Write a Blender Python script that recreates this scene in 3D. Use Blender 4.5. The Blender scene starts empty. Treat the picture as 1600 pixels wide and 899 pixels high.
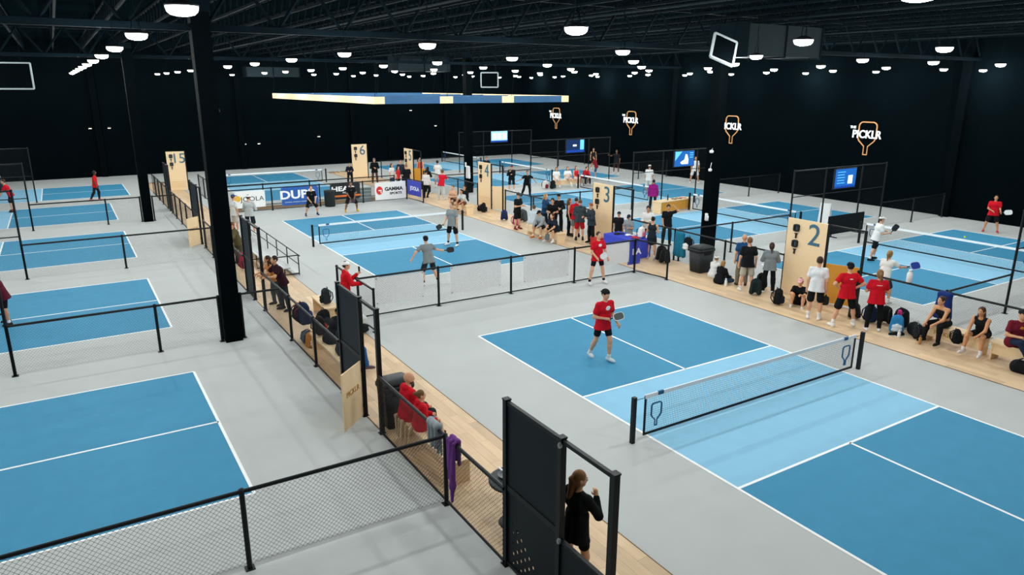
import bpy, bmesh, math, random
import numpy as np
from mathutils import Vector, Matrix

random.seed(7)
rng = np.random.default_rng(7)
sc = bpy.context.scene
COL = sc.collection
PI = math.pi

# ------------------------------------------------------------------ camera, world, exposure
CAM = np.array([-11.8177, -9.1279, 6.4414])
cr = Vector((0.85022, -0.52642, 0.00212)); cu = Vector((0.14075, 0.23121, 0.96267)); cf = Vector((0.50726, 0.81818, -0.27068))
cam = bpy.data.cameras.new('camera'); camo = bpy.data.objects.new('camera', cam); COL.objects.link(camo)
m3 = Matrix((cr, cu, -cf)).transposed()
camo.matrix_world = Matrix.Translation(Vector(CAM)) @ m3.to_4x4()
cam.sensor_width = 36.0; cam.sensor_fit = 'HORIZONTAL'; cam.lens = 36.0 * 1118.485 / 1600.0
cam.clip_start = 0.1; cam.clip_end = 300
sc.camera = camo
w = bpy.data.worlds.new('world'); sc.world = w; w.use_nodes = True
w.node_tree.nodes['Background'].inputs[0].default_value = (0.02, 0.03, 0.035, 1)
w.node_tree.nodes['Background'].inputs[1].default_value = 0.3
sc.view_settings.view_transform = 'Standard'; sc.view_settings.look = 'None'
sc.view_settings.gamma = 1.0; sc.view_settings.use_curve_mapping = False
sc.view_settings.exposure = 0.0
LAMP_W = 233.0
LAMP_COL = (0.965, 1.0, 0.985)

# ------------------------------------------------------------------ materials
def lin(c):
    if isinstance(c, str):
        c = [int(c[i:i + 2], 16) / 255 for i in (0, 2, 4)]
    return tuple(((v / 12.92) if v <= 0.04045 else ((v + 0.055) / 1.055) ** 2.4) for v in c)

MATS = {}
def mat(key, hexc, rough=0.7, kind='plain', scale=20.0, amt=0.08, metal=0.0, bump=0.0, emit=0.0, spec=0.3, hex2=None, trans=0.0):
    if key in MATS: return MATS[key]
    m = bpy.data.materials.new(key); m.use_nodes = True
    nt = m.node_tree; N = nt.nodes; Lk = nt.links
    b = N['Principled BSDF']
    c = lin(hexc)
    b.inputs['Base Color'].default_value = (*c, 1)
    b.inputs['Roughness'].default_value = rough; b.inputs['Metallic'].default_value = metal
    b.inputs['Specular IOR Level'].default_value = spec
    if emit:
        b.inputs['Emission Color'].default_value = (*c, 1); b.inputs['Emission Strength'].default_value = emit
    if trans:
        b.inputs['Transmission Weight'].default_value = trans
    tc = N.new('ShaderNodeTexCoord')
    if kind in ('noise', 'wood', 'fabric', 'plank'):
        no = N.new('ShaderNodeTexNoise'); no.inputs['Scale'].default_value = scale; no.inputs['Detail'].default_value = 4
        mp = N.new('ShaderNodeMapping')
        if kind in ('wood', 'plank'):
            mp.inputs['Scale'].default_value = (12, 1, 12) if kind == 'wood' else (14, 1.2, 14)
        Lk.new(tc.outputs['Object'], mp.inputs['Vector'])
        Lk.new(mp.outputs['Vector'], no.inputs['Vector'])
        if kind == 'plank':
            oi = N.new('ShaderNodeObjectInfo')
            va = N.new('ShaderNodeVectorMath'); va.operation = 'ADD'
            sc3 = N.new('ShaderNodeVectorMath'); sc3.operation = 'SCALE'; sc3.inputs[0].default_value = (37, 91, 13)
            Lk.new(oi.outputs['Random'], sc3.inputs['Scale']); Lk.new(mp.outputs['Vector'], va.inputs[0]); Lk.new(sc3.outputs[0], va.inputs[1])
            Lk.new(va.outputs[0], no.inputs['Vector'])
        ra = N.new('ShaderNodeMixRGB'); ra.blend_type = 'MIX'
        c2 = lin(hex2) if hex2 else tuple(v * (1 - 2 * amt) for v in c)
        c1 = c if hex2 else tuple(min(1, v * (1 + amt)) for v in c)
        ra.inputs[1].default_value = (*c1, 1); ra.inputs[2].default_value = (*c2, 1)
        Lk.new(no.outputs['Fac'], ra.inputs[0])
        out = ra.outputs[0]
        if kind == 'plank':
            hs = N.new('ShaderNodeHueSaturation')
            mr = N.new('ShaderNodeMapRange'); mr.inputs[3].default_value = 0.84; mr.inputs[4].default_value = 1.1
            Lk.new(oi.outputs['Random'], mr.inputs[0]); Lk.new(mr.outputs[0], hs.inputs['Value']); Lk.new(out, hs.inputs['Color'])
            out = hs.outputs[0]
        Lk.new(out, b.inputs['Base Color'])
        if bump:
            bp = N.new('ShaderNodeBump'); bp.inputs['Strength'].default_value = bump; bp.inputs['Distance'].default_value = 0.01
            Lk.new(no.outputs['Fac'], bp.inputs['Height']); Lk.new(bp.outputs[0], b.inputs['Normal'])
    MATS[key] = m
    return m

def fabric(hexc): return mat('fabric_' + hexc, hexc, 0.9, 'noise', 18, 0.07, bump=0.35, spec=0.15)
def skinm(hexc): return mat('skin_' + hexc, hexc, 0.55, 'noise', 9, 0.04, spec=0.35)
def hairm(hexc): return mat('hair_' + hexc, hexc, 0.6, 'noise', 60, 0.2, bump=0.5, spec=0.3)

M_FLOOR = mat('court_grey_acrylic', 'bcc1c0', 0.6, 'noise', 1.3, 0.035, bump=0.02, spec=0.12)
M_BLUE = mat('court_blue', '4290b6', 0.65, 'noise', 3.0, 0.05, bump=0.02, spec=0.1)
M_KITCH = mat('court_light_blue', '8fc8e6', 0.65, 'noise', 3.0, 0.04, bump=0.02, spec=0.1)
M_LINE = mat('line_white', 'fafcfb', 0.6, 'noise', 12, 0.03)
M_WALL = mat('wall_black', '050b0e', 0.9, 'noise', 0.6, 0.15, spec=0.0)
M_CEIL = mat('ceiling_black', '071114', 0.95, 'noise', 1.0, 0.2, spec=0.0)
M_STEEL = mat('steel_dark', '091318', 0.85, 'noise', 4, 0.15, spec=0.02)
M_DUCT = mat('duct_grey', '141f23', 0.75, 'noise', 3, 0.12, spec=0.08)
M_COLM = mat('column_black', '03080b', 0.85, 'noise', 3, 0.12, spec=0.02)
M_BLACK = mat('powder_black', '080f13', 0.5, 'noise', 8, 0.1, spec=0.25)
M_PANEL = mat('panel_black', '0c181e', 0.55, 'noise', 2, 0.1, spec=0.15)
M_GALV = mat('galvanised', 'a8aeae', 0.4, 'noise', 30, 0.1, metal=0.8)
M_PLANK = mat('oak_plank', 'ecd2ae', 0.5, 'plank', 1.6, 0.1, bump=0.05, hex2='d2b088')
M_SUB = mat('plank_joint_dark', '7d6343', 0.8, 'noise', 4, 0.1)
M_PLY = mat('birch_ply', 'f4dcb6', 0.55, 'wood', 1.3, 0.08, bump=0.05, hex2='e8c89a')
M_PLYD = mat('ply_warm', 'd99c3c', 0.5, 'wood', 1.3, 0.08, hex2='c2842a')
M_NUM = mat('number_slate', '3d6a82', 0.5)
M_WHITE = mat('white_plastic', 'eef0ef', 0.5, 'noise', 10, 0.02)
M_LENS = mat('lamp_lens', 'fff8ea', 0.4, emit=10.0)
M_HOUS = mat('lamp_housing', '2a2f33', 0.5, 'noise', 8, 0.1, metal=0.4)
M_RUBBER = mat('plastic_black', '1a1f22', 0.55, 'noise', 8, 0.15)
M_NETB = mat('net_black', '0c161c', 0.7)
M_NETLOGO = mat('net_logo_blue', '1f5f8c', 0.6)
M_TAPE = mat('net_tape_white', 'f4f6f6', 0.7, 'noise', 10, 0.03)
M_ALU = mat('aluminium', 'b9bebd', 0.45, 'noise', 12, 0.08, metal=0.5)
M_ORANGE = mat('logo_orange', 'd59a63', 0.5)
M_SIGN_GLOW = mat('logo_white_glow', 'f2f4f4', 0.5, emit=0.5)  # unlit wall letters; added emission stands in for light falling on them

# ------------------------------------------------------------------ mesh helpers
def tag(o, label=None, cat=None, group=None, kind=None):
    if label: o['label'] = label
    if cat: o['category'] = cat
    if group: o['group'] = group
    if kind: o['kind'] = kind
    return o

def empty(name, loc=(0, 0, 0), rz=0.0, **kw):
    o = bpy.data.objects.new(name, None); COL.objects.link(o)
    o.location = loc; o.rotation_euler = (0, 0, rz); o.empty_display_size = 0.2
    return tag(o, **kw)

def add(name, me, parent=None, loc=None, rot=None, **kw):
    o = bpy.data.objects.new(name, me); COL.objects.link(o)
    if parent: o.parent = parent
    if loc is not None: o.location = loc
    if rot is not None: o.rotation_euler = rot
    return tag(o, **kw)

def copy_tree(o, parent=None):
    c = o.copy(); COL.objects.link(c); c.parent = parent
    for ch in [x for x in bpy.data.objects if x.parent == o]:
        copy_tree(ch, c)
    return c

class MB:
    def __init__(s): s.v = []; s.f = []
    def box(s, c, d, rz=0.0, M=None):
        cx, cy, cz = c; hx, hy, hz = d[0] / 2, d[1] / 2, d[2] / 2
        n = len(s.v); co, si = math.cos(rz), math.sin(rz)
        for sx, sy, sz in ((-1,-1,-1),(1,-1,-1),(1,1,-1),(-1,1,-1),(-1,-1,1),(1,-1,1),(1,1,1),(-1,1,1)):
            x, y, z = sx * hx, sy * hy, sz * hz
            p = Vector((x * co - y * si, x * si + y * co, z))
            if M is not None: p = M @ Vector((x, y, z))
            s.v.append((p.x + cx, p.y + cy, p.z + cz))
        s.f += [tuple(n + i for i in q) for q in ((0,3,2,1),(4,5,6,7),(0,1,5,4),(1,2,6,5),(2,3,7,6),(3,0,4,7))]
        return s
    def bbox(s, x0, x1, y0, y1, z0, z1):
        return s.box(((x0+x1)/2, (y0+y1)/2, (z0+z1)/2), (abs(x1-x0), abs(y1-y0), abs(z1-z0)))
    def tube(s, pts, r, n=8, cap=True, r2=None):
        pts = [Vector(p) for p in pts]; base = len(s.v); m = len(pts)
        for i, p in enumerate(pts):
            t = (pts[min(i+1, m-1)] - pts[max(i-1, 0)]).normalized()
            a = Vector((0,0,1)) if abs(t.z) < 0.9 else Vector((1,0,0))
            u = t.cross(a).normalized(); v = t.cross(u).normalized()
            rr = r if not hasattr(r, '__len__') else r[i]
            for k in range(n):
                an = 2*PI*k/n
                q = p + u*(rr*math.cos(an)) + v*(rr*math.sin(an)); s.v.append(tuple(q))
        for i in range(m-1):
            for k in range(n):
                a0 = base+i*n+k; a1 = base+i*n+(k+1)%n
                s.f.append((a0, a0+n, a1+n, a1))
        if cap:
            s.f.append(tuple(base+k for k in range(n)))
            s.f.append(tuple(base+(m-1)*n+k for k in reversed(range(n))))
        return s
    def lathe(s, prof, n=16, c=(0,0,0)):
        base = len(s.v)
        for (r, z) in prof:
            for k in range(n):
                a = 2*PI*k/n; s.v.append((c[0]+r*math.cos(a), c[1]+r*math.sin(a), c[2]+z))
        for i in range(len(prof)-1):
            for k in range(n):
                a0 = base+i*n+k; a1 = base+i*n+(k+1)%n
                s.f.append((a0, a1, a1+n, a0+n))
        if prof[0][0] > 1e-4: s.f.append(tuple(base+k for k in reversed(range(n))))
        if prof[-1][0] > 1e-4: s.f.append(tuple(base+(len(prof)-1)*n+k for k in range(n)))
        return s
    def extr(s, poly, y0, y1, M=None):
        # polygon in (x,z), extruded along y
        n = len(poly); base = len(s.v)
        for y in (y0, y1):
            for (x, z) in poly:
                p = Vector((x, y, z)); p = M @ p if M is not None else p
                s.v.append(tuple(p))
        s.f.append(tuple(base+k for k in range(n))); s.f.append(tuple(base+n+k for k in reversed(range(n))))
        for k in range(n):
            s.f.append((base+k, base+n+k, base+n+(k+1)%n, base+(k+1)%n))
        return s
    def ring(s, outer, inner, y0, y1):
        n = len(outer); base = len(s.v)
        for y in (y0, y1):
            for poly in (outer, inner):
                for (x, z) in poly: s.v.append((x, y, z))
        O0, I0, O1, I1 = base, base+n, base+2*n, base+3*n
        for k in range(n):
            j = (k+1) % n
            s.f += [(O0+k, O0+j, I0+j, I0+k), (O1+j, O1+k, I1+k, I1+j), (O0+j, O0+k, O1+k, O1+j), (I0+k, I0+j, I1+j, I1+k)]
        return s
    def mesh(s, name, m, smooth=False):
        me = bpy.data.meshes.new(name); me.from_pydata(s.v, [], s.f)
        for mm in (m if isinstance(m, (list, tuple)) else [m]): me.materials.append(mm)
        if smooth:
            me.polygons.foreach_set('use_smooth', [True]*len(me.polygons))
        me.update()
        return me
    def build(s, name, m, parent=None, smooth=False, loc=None, rot=None, **kw):
        return add(name, s.mesh(name, m, smooth), parent, loc, rot, **kw)

DG = None
def text(body, size, m, parent, loc, rot, name='lettering', extrude=0.004, align='CENTER', offset=0.0, shear=0.0, sx=1.0):
    cu_ = bpy.data.curves.new(name, 'FONT'); cu_.body = body; cu_.size = size; cu_.extrude = extrude
    cu_.align_x = align; cu_.align_y = 'CENTER'; cu_.offset = offset; cu_.shear = shear; cu_.resolution_u = 3
    t = bpy.data.objects.new(name, cu_); COL.objects.link(t)
    me = bpy.data.meshes.new_from_object(t.evaluated_get(bpy.context.evaluated_depsgraph_get()))
    bpy.data.objects.remove(t); me.name = name
    me.materials.clear(); me.materials.append(m)
    o = bpy.data.objects.new(name, me); COL.objects.link(o); o.parent = parent
    o.location = loc; o.rotation_euler = rot; o.scale = (sx, 1, 1)
    return o

def paddle_outline(w=1.0, h=1.0, n=6, off=0.0):
    # paddle head + handle silhouette, in (x,z); head centred on origin, handle below; off = inset
    W_, H_ = 0.5*w-off, 0.62*h-off; r = 0.24*w
    pts = []
    def arc(cx, cz, a0, a1, rr):
        for i in range(n+1):
            a = a0+(a1-a0)*i/n; pts.append((cx+rr*math.cos(a), cz+rr*math.sin(a)))
    rr = max(r-off, 0.01)
    arc(W_-rr, H_-rr, 0, PI/2, rr)
    arc(-W_+rr, H_-rr, PI/2, PI, rr)
    hw = 0.12*w-off*0.6
    zb = -H_*0.62
    pts.append((-W_, zb+0.12*h)); pts.append((-W_*0.85, zb-0.02*h)); pts.append((-hw, zb-0.30*h)); pts.append((-hw, -1.12*h+off))
    pts.append((hw, -1.12*h+off)); pts.append((hw, zb-0.30*h)); pts.append((W_*0.85, zb-0.02*h)); pts.append((W_, zb+0.12*h))
    return pts
# ------------------------------------------------------------------ room shell
RX0, RX1, RY0, RY1, RZ = -27.0, 26.7, -16.0, 51.4, 9.4
MB().bbox(RX0, RX1, RY0, RY1, -0.2, 0.0).build('floor', M_FLOOR, kind='structure', label='grey acrylic sports floor running under all the courts')
MB().bbox(RX0-.2, RX1+.2, RY0-.2, RY1+.2, RZ, RZ+.2).build('ceiling', M_CEIL, kind='structure', label='dark painted roof deck high above the courts')
MB().bbox(RX1, RX1+.2, RY0, RY1, 0, RZ).build('wall_right', M_WALL, kind='structure', label='black hall wall carrying the paddle logos')
MB().bbox(RX0-.2, RX0, RY0, RY1, 0, RZ).build('wall_left', M_WALL, kind='structure', label='black hall wall beyond the side courts')
MB().bbox(RX0, RX1, RY1, RY1+.2, 0, RZ).build('wall_back', M_WALL, kind='structure', label='black far end wall of the hall')
MB().bbox(RX0, RX1, RY0-.2, RY0, 0, RZ).build('wall_front', M_WALL, kind='structure', label='black wall behind the viewer')
# wall pilasters on the right wall and shallow wall ribs on the back wall
for i, y in enumerate((-9.8, 10.3, 30.3)):
    MB().bbox(RX1-.3, RX1-.002, y-.22, y+.22, 0.002, RZ).build('column_wall_%d' % (i+1), M_COLM, kind='structure', label='black steel column standing against the logo wall')
for i, x in enumerate((-18, -9.4, 0.4, 9.6, 18.5)):
    MB().bbox(x-.2, x+.2, RY1-.22, RY1-.002, 0.002, RZ).build('column_back_%d' % (i+1), M_COLM, kind='structure', label='black steel column against the far end wall')
COLS = [(-8.68, 9.87), (-8.68, 29.95), (9.6, 10.6), (9.6, 30.6), (-8.68, -9.9), (9.75, -9.5)]
for i, (x, y) in enumerate(COLS):
    b = MB(); b.bbox(-.21, .21, -.21, .21, 0.001, 8.35)
    o = b.build('column_free_%d' % (i+1), M_COLM, loc=(x, y, 0), kind='structure', label='square black steel column rising from the floor to the roof girders')
    MB().bbox(-.24, .24, -.24, .24, 8.1, 8.35).build('cap_plate', M_STEEL, o)

# roof girders (along X) and joists (along Y), open web
def truss_mesh(L, h, r, step, chord):
    b = MB()
    for z in (0, h): b.box((L/2, 0, z), (L, chord, chord))
    n = max(2, int(L/step)); st = L/n
    for i in range(n):
        b.tube([(i*st, 0, 0), ((i+.5)*st, 0, h)], r, 4, False); b.tube([((i+.5)*st, 0, h), ((i+1)*st, 0, 0)], r, 4, False)
    return b
gm = truss_mesh(RX1-RX0, 1.2, .045, 1.65, .15).mesh('girder', M_STEEL)
for i, y in enumerate((-9.9, 9.9, 30.1)):
    add('ceiling_girder_%d' % (i+1), gm, loc=(RX0, y, 7.75), kind='structure', label='open web steel girder spanning the hall above the columns')
jm = truss_mesh(RY1-RY0, .62, .022, .95, .07).mesh('joist', M_STEEL)
k = 0
x = RX0+1.0
while x < RX1-.5:
    k += 1
    add('ceiling_joist_%d' % k, jm, loc=(x, RY0, 8.72), rot=(0, 0, PI/2), kind='structure', label='open web roof joist under the dark deck')
    x += 1.62
# sprinkler pipes
for i, (x0, z) in enumerate(((-15.5, 8.5), (-3.2, 8.45), (2.2, 8.45), (8.0, 8.5), (15, 8.5), (21, 8.5))):
    MB().tube([(x0, RY0, z), (x0, RY1, z)], .035, 8).build('ceiling_pipe_%d' % (i+1), M_DUCT, kind='structure', label='grey sprinkler pipe running under the roof joists')
def duct(p0, p1, w_, h_, label):
    a, b_ = Vector(p0), Vector(p1); d = b_-a; L = d.length; rz = math.atan2(d.y, d.x)
    e = empty('air_duct', tuple(a), rz, label=label, cat='duct')
    MB().box((L/2, 0, 0), (L, w_, h_)).build('duct_body', M_DUCT, e)
    n = max(2, int(L/1.2))
    for i in range(n+1):
        MB().box((L*i/n, 0, 0), (.05, w_+.07, h_+.07)).build('flange', M_STEEL, e)
    for s in (.15, .85):
        for sy in (-1, 1): MB().tube([(L*s, sy*w_*.45, h_/2), (L*s, sy*w_*.45, RZ-a.z)], .008, 5).build('hanger_rod', M_STEEL, e)
duct((6.6, 7.6, 7.85), (10.2, 7.6, 7.85), 1.5, .95, 'big grey air duct hanging near the tilted screen')
duct((5.2, 31.5, 7.7), (8.6, 31.5, 7.7), 1.3, .85, 'grey air duct hanging above the suspended timber frame')
duct((-1.2, 40.5, 7.3), (2.2, 40.5, 7.3), .8, .6, 'slim pale air duct hanging far back over the end court')

# ------------------------------------------------------------------ high bay lamps
def lamp_proto():
    e = empty('high_bay_lamp', (0, 0, 0))
    MB().lathe([(0.0, .13), (.06, .13), (.11, .11), (.16, .09), (.205, .07), (.215, .055), (.208, .045)], 20).build('housing', M_HOUS, e, True)
    MB().lathe([(.0, -.075), (.08, -.072), (.15, -.055), (.19, -.02), (.205, .03), (.2, .055), (.0, .058)], 20).build('lens', M_LENS, e, True)
    MB().tube([(-.09, 0, .1), (-.06, 0, .3), (0, 0, .36), (.06, 0, .3), (.09, 0, .1)], .008, 6).build('bracket', M_STEEL, e)
    b = MB().tube([(0, 0, .36), (0, 0, 2.79)], .007, 5)
    b.tube([(.03, 0, .1), (.1, .02, .45), (.04, .05, .8), (.02, 0, 1.2), (0, 0, 1.5)], .005, 5)
    b.build('cable', M_STEEL, e)
    l = bpy.data.lights.new('lamp_light', 'POINT'); l.shadow_soft_size = .11; l.energy = LAMP_W; l.color = LAMP_COL
    lo = bpy.data.objects.new('lamp_light', l); COL.objects.link(lo); lo.parent = e; lo.location = (0, 0, -.2)
    e.scale = (.8, .8, .8)
    return e
lp = lamp_proto()
LZ = 7.2
LX = [-24.5, -20.0, -15.2, -10.55, -5.45, -0.5, 4.05, 8.7, 12.9, 17.2, 21.6, 25.2]
LY = [-0.55 + 4.85*k for k in range(-1, 11)]
first = True
for ix, x in enumerate(LX):
    for iy, y in enumerate(LY):
        if x < -16 and (iy % 2): continue
        if iy == 0 and (x > 10 or x < -12): continue
        if any(abs(x-cx) < .7 and abs(y-cy) < .7 for cx, cy in COLS): continue
        dx = 0.0 if x < 10 else (0.6 if iy % 2 else -0.4)
        o = lp if first else copy_tree(lp); first = False
        o.location = (min(x+dx, 25.6), y, LZ)
        tag(o, 'round white high bay lamp hanging on a cable under the dark roof', 'lamp', 'high bay lamps in rows over the courts')

# ------------------------------------------------------------------ courts
CW, CL, CK, LWD = 3.048, 6.706, 2.134, .055
def court(cx, cy, rz, label, net=True, netlabel=None):
    e = empty('court_floor', (cx, cy, 0), rz, label=label, kind='structure')
    for s in (-1, 1):
        MB().bbox(-CW, CW, s*CK, s*CL, 0.0, .003).build('service_area', M_BLUE, e)
    MB().bbox(-CW, CW, -CK, CK, 0.0, .003).build('kitchen_area', M_KITCH, e)
    h = LWD/2
    L_ = [(-CW-h, -CW+h, -CL, CL), (CW-h, CW+h, -CL, CL), (-CW, CW, CL-h, CL+h), (-CW, CW, -CL-h, -CL+h),
          (-CW, CW, CK-h, CK+h), (-CW, CW, -CK-h, -CK+h), (-h, h, CK, CL), (-h, h, -CL, -CK)]
    for i, (x0, x1, y0, y1) in enumerate(L_):
        MB().bbox(x0, x1, y0, y1, .001, .0046 if i < 2 else .0042).build('line', M_LINE, e)
    if net: make_net(cx, cy, rz, netlabel)

def net_mesh():
    b = MB(); x0, x1, z0, z1 = -3.22, 3.22, .12, .84
    def wire(p, q, r=.0022): b.tube([p, q], r, 3, False)
    n = 144
    for i in range(n+1):
        x = x0+(x1-x0)*i/n; wire((x, 0, z0), (x, 0, z1))
    for j in range(1, 16):
        z = z0+(z1-z0)*j/16; wire((x0, 0, z), (x1, 0, z))
    return b.mesh('net_mesh', M_NETB)
NETM = net_mesh()
NP = {}
def make_net(cx, cy, rz, label):
    e = empty('court_net', (cx, cy, 0), rz, label=label, cat='net', group='pickleball nets')
    if not NP:
        NP['post'] = MB().box((0, 0, .465), (.075, .075, .93)).mesh('post', M_BLACK)
        NP['tape'] = MB().bbox(-3.24, 3.24, -.012, .012, .835, .915).mesh('top_tape', M_TAPE)
        NP['bot'] = MB().bbox(-3.24, 3.24, -.008, .008, .085, .135).mesh('bottom_band', M_NETB)
        NP['side'] = MB().bbox(-.022, .022, -.009, .009, .09, .9).mesh('side_band', M_NETB)
        NP['logo'] = MB().ring(paddle_outline(.27, .28), paddle_outline(.27, .28, off=.022), -.012, .012).mesh('paddle_logo', M_NETLOGO)
        NP['strap'] = MB().bbox(-.07, .07, -.018, .018, .85, .92).mesh('tape_strap', M_NETLOGO)
        NP['cord'] = MB().tube([(0, 0, .86), (.22, 0, .86)], .006, 5).mesh('tension_cord', M_NETB)
    for s in (-1, 1):
        add('post', NP['post'], e, (s*3.5, 0, 0)); add('side_band', NP['side'], e, (s*3.22, 0, 0))
        add('paddle_logo', NP['logo'], e, (s*2.93, 0, .53)); add('tape_strap', NP['strap'], e, (s*2.85, 0, 0))
        add('tension_cord', NP['cord'], e, (3.24 if s > 0 else -3.46, 0, 0))
    add('top_tape', NP['tape'], e); add('bottom_band', NP['bot'], e)
    add('netting', NETM, e, kind='stuff')

court(0, 0, 0, 'blue court nearest the viewer between the two oak walkways', True, 'long net on the near centre court where a red shirted player walks')
court(0, 19.95, 0, 'blue court where four players in grey and black play', True, 'net between the grey shirted and the black shirted pairs')
court(0, 40.1, 0, 'blue court behind the sponsor banners at the far end', True, 'net beyond the sponsor banners on the far centre court')
LCY = [4.98, 14.83, 24.68, 34.2, 43.2]
for i, cy in enumerate(LCY):
    court(-9.93-CL+(1.25 if i == 4 else 0), cy, PI/2,
          ['blue side court nearest the viewer behind the chain link fence', 'blue side court with the maroon shirted player', 'empty blue side court, third from the viewer',
           'blue side court with the red shirted player bending', 'farthest blue side court with the red shirted player walking'][i], i > 1,
          ['', '', 'net on the empty third side court', 'net beside the bending red shirted player', 'net on the farthest side court'][i])
RCY = [5.12, 15.1, 25.1, 35.1, 45.1]
for i, cy in enumerate(RCY):
    court(16.66, cy, PI/2,
          ['blue court beyond the number 2 board with a ball in play', 'empty blue court beyond the thick black column', 'blue court with the white capped player', 'blue court behind the spectators on the wooden bench', 'blue court in the far corner of the hall'][i], True,
          ['net on the court beyond the number 2 board', 'net on the empty court beyond the thick black column', 'net on the court with the white capped player', 'net behind the spectators on the wooden bench', 'net in the far corner beyond the number 4 board'][i])

# ------------------------------------------------------------------ oak walkways, plank by plank
def walkway(name, label, x0, x1, y0, y1, cells):
    e = empty(name, (x0, y0, 0), label=label, kind='structure')
    MB().bbox(0, x1-x0, 0, y1-y0, 0.0005, .003).build('underlay', M_SUB, e)
    MB().bbox(-.02, 0, 0, y1-y0, 0.0005, .0105).build('edge_strip', M_SUB, e)
    MB().bbox(x1-x0, x1-x0+.02, 0, y1-y0, 0.0005, .0105).build('edge_strip', M_SUB, e)
    n = cells; pw = (x1-x0)/n; pl = 1.25
    pm = MB().bbox(.0015, pw-.0015, .0015, pl-.0015, .002, .01).mesh('plank', M_PLANK)
    todo = []
    for i in range(n):
        off = -pl*((i*0.37) % 1.0)
        y = off
        while y+pl < y1-y0:
            if y >= -pl*.9: todo.append((i*pw, max(y, 0), y))
            y += pl
    todo.sort(key=lambda t: (x0+t[0]-CAM[0])**2+(y0+t[1]-CAM[1])**2)
    todo = [t for t in todo if t[2] >= 0]
    for (px, _, py) in todo[:300]: add('plank', pm, e, (px, py, 0))
    b = MB()
    for (px, _, py) in todo[300:]: b.bbox(px+.0015, px+pw-.0015, py+.0015, py+pl-.0015, .002, .01)
    if todo[300:]: b.build('plank_field', M_PLANK, e, kind='stuff')
walkway('floor_walkway_1', 'oak plank walkway between the side courts and the centre court', -7.32, -5.55, -6.5, 46, 9)
walkway('floor_walkway_2', 'oak plank walkway between the centre court and the numbered boards', 5.42, 7.6, -6.0, 46, 11)
walkway('floor_walkway_3', 'oak strip behind the sponsor banners', -5.5, 5.4, 30.6, 31.75, 6)

# ------------------------------------------------------------------ chain link fences
POSTM = {}
def post_mesh(H, r=.036):
    k = (round(H, 2), r)
    if k not in POSTM: POSTM[k] = MB().tube([(0, 0, 0.0), (0, 0, H)], r, 10).lathe([(r*1.2, H-.02), (r*1.2, H+.01), (r*.6, H+.03), (0.0, H+.035)], 10).mesh('post', M_BLACK)
    return POSTM[k]
FOOT = MB().box((0, 0, .006), (.13, .13, .012)).mesh('foot_plate', M_BLACK)
BOLT = MB().lathe([(.014, .012), (.014, .028), (.0, .03)], 6).mesh('bolt', M_GALV)
def link_mesh(L, H, z0, step=.072, r=.002):
    b = MB(); h = H-z0
    c = -h
    while c < L:
        a0, a1 = max(0.0, c), min(L, c+h)
        if a1 > a0:
            b.tube([(a0, 0.003, z0+a0-c), (a1, 0.003, z0+a1-c)], r, 3, False)
            b.tube([(a0, -0.003, z0+h-(a0-c)), (a1, -0.003, z0+h-(a1-c))], r, 3, False)
        c += step
    # knuckled ends proud of the rails
    x = 0
    while x < L-.02:
        b.tube([(x, 0, H), (x+.012, 0, H+.022), (x+.024, 0, H)], r, 3, False); x += step
    return b.mesh('chain_link', M_BLACK)
def fence(label, p0, p1, H=1.2, posts=(0, 1), z0=.06, bottom=False, group='black chain link court fences', mids=(), solid=False, feet=True):
    a, b_ = Vector((*p0, 0)), Vector((*p1, 0)); d = b_-a; L = d.length
    e = empty('chain_link_fence', tuple(a), math.atan2(d.y, d.x), label=label, cat='fence', group=group)
    for t in posts:
        p = add('post', post_mesh(H+.02), e, (t*L, 0, 0.0))
        if feet:
            f = add('foot_plate', FOOT, p)
    MB().tube([(0, 0, H), (L, 0, H)], .03, 8).build('top_rail', M_BLACK, e)
    for z in mids: MB().tube([(0, 0, z), (L, 0, z)], .02, 8).build('mid_rail', M_BLACK, e)
    if bottom: MB().tube([(0, 0, z0), (L, 0, z0)], .02, 8).build('bottom_rail', M_BLACK, e)
    dm = math.hypot((p0[0]+p1[0])/2-CAM[0], (p0[1]+p1[1])/2-CAM[1])
    add('chain_link', link_mesh(L, H, z0, r=.0024 if dm < 14 else .0014), e, kind='stuff')
    return e
# side-court divider fences (along X): low near the column, tall further out
for i, y in enumerate((0.0, 9.87, 19.9, 29.95)):
    w_ = ['in front of the nearest side court', 'between the nearest two side courts', 'between the second and third side courts', 'between the third and fourth side courts'][i]
    x1 = -7.38 if i == 0 else (-8.95 if i in (1, 3) else -7.0)
    xs = [-13.46, -10.42, x1]
    fence('low chain link fence ' + w_, (-13.46, y), (x1, y), posts=[(q+13.46)/(x1+13.46) for q in xs])
    if i: fence('tall chain link fence ' + w_, (-20.6, y), (-13.46, y), H=3.05, posts=(0, .35, .68, 1), mids=(1.5,))
    if i == 0: fence('low chain link fence at the picture corner before the nearest side court', (-19.5, y), (-13.46, y), posts=(0, .5))
    if i in (1, 3): fence('short chain link fence piece beside the column ' + w_, (-8.4, y), (-7.4, y), posts=(0,))
fence('tall chain link fence before the farthest side court', (-20.6, 39.6), (-13.46, 39.6), H=3.05, posts=(0, .35, .68, 1), mids=(1.5,))
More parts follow.
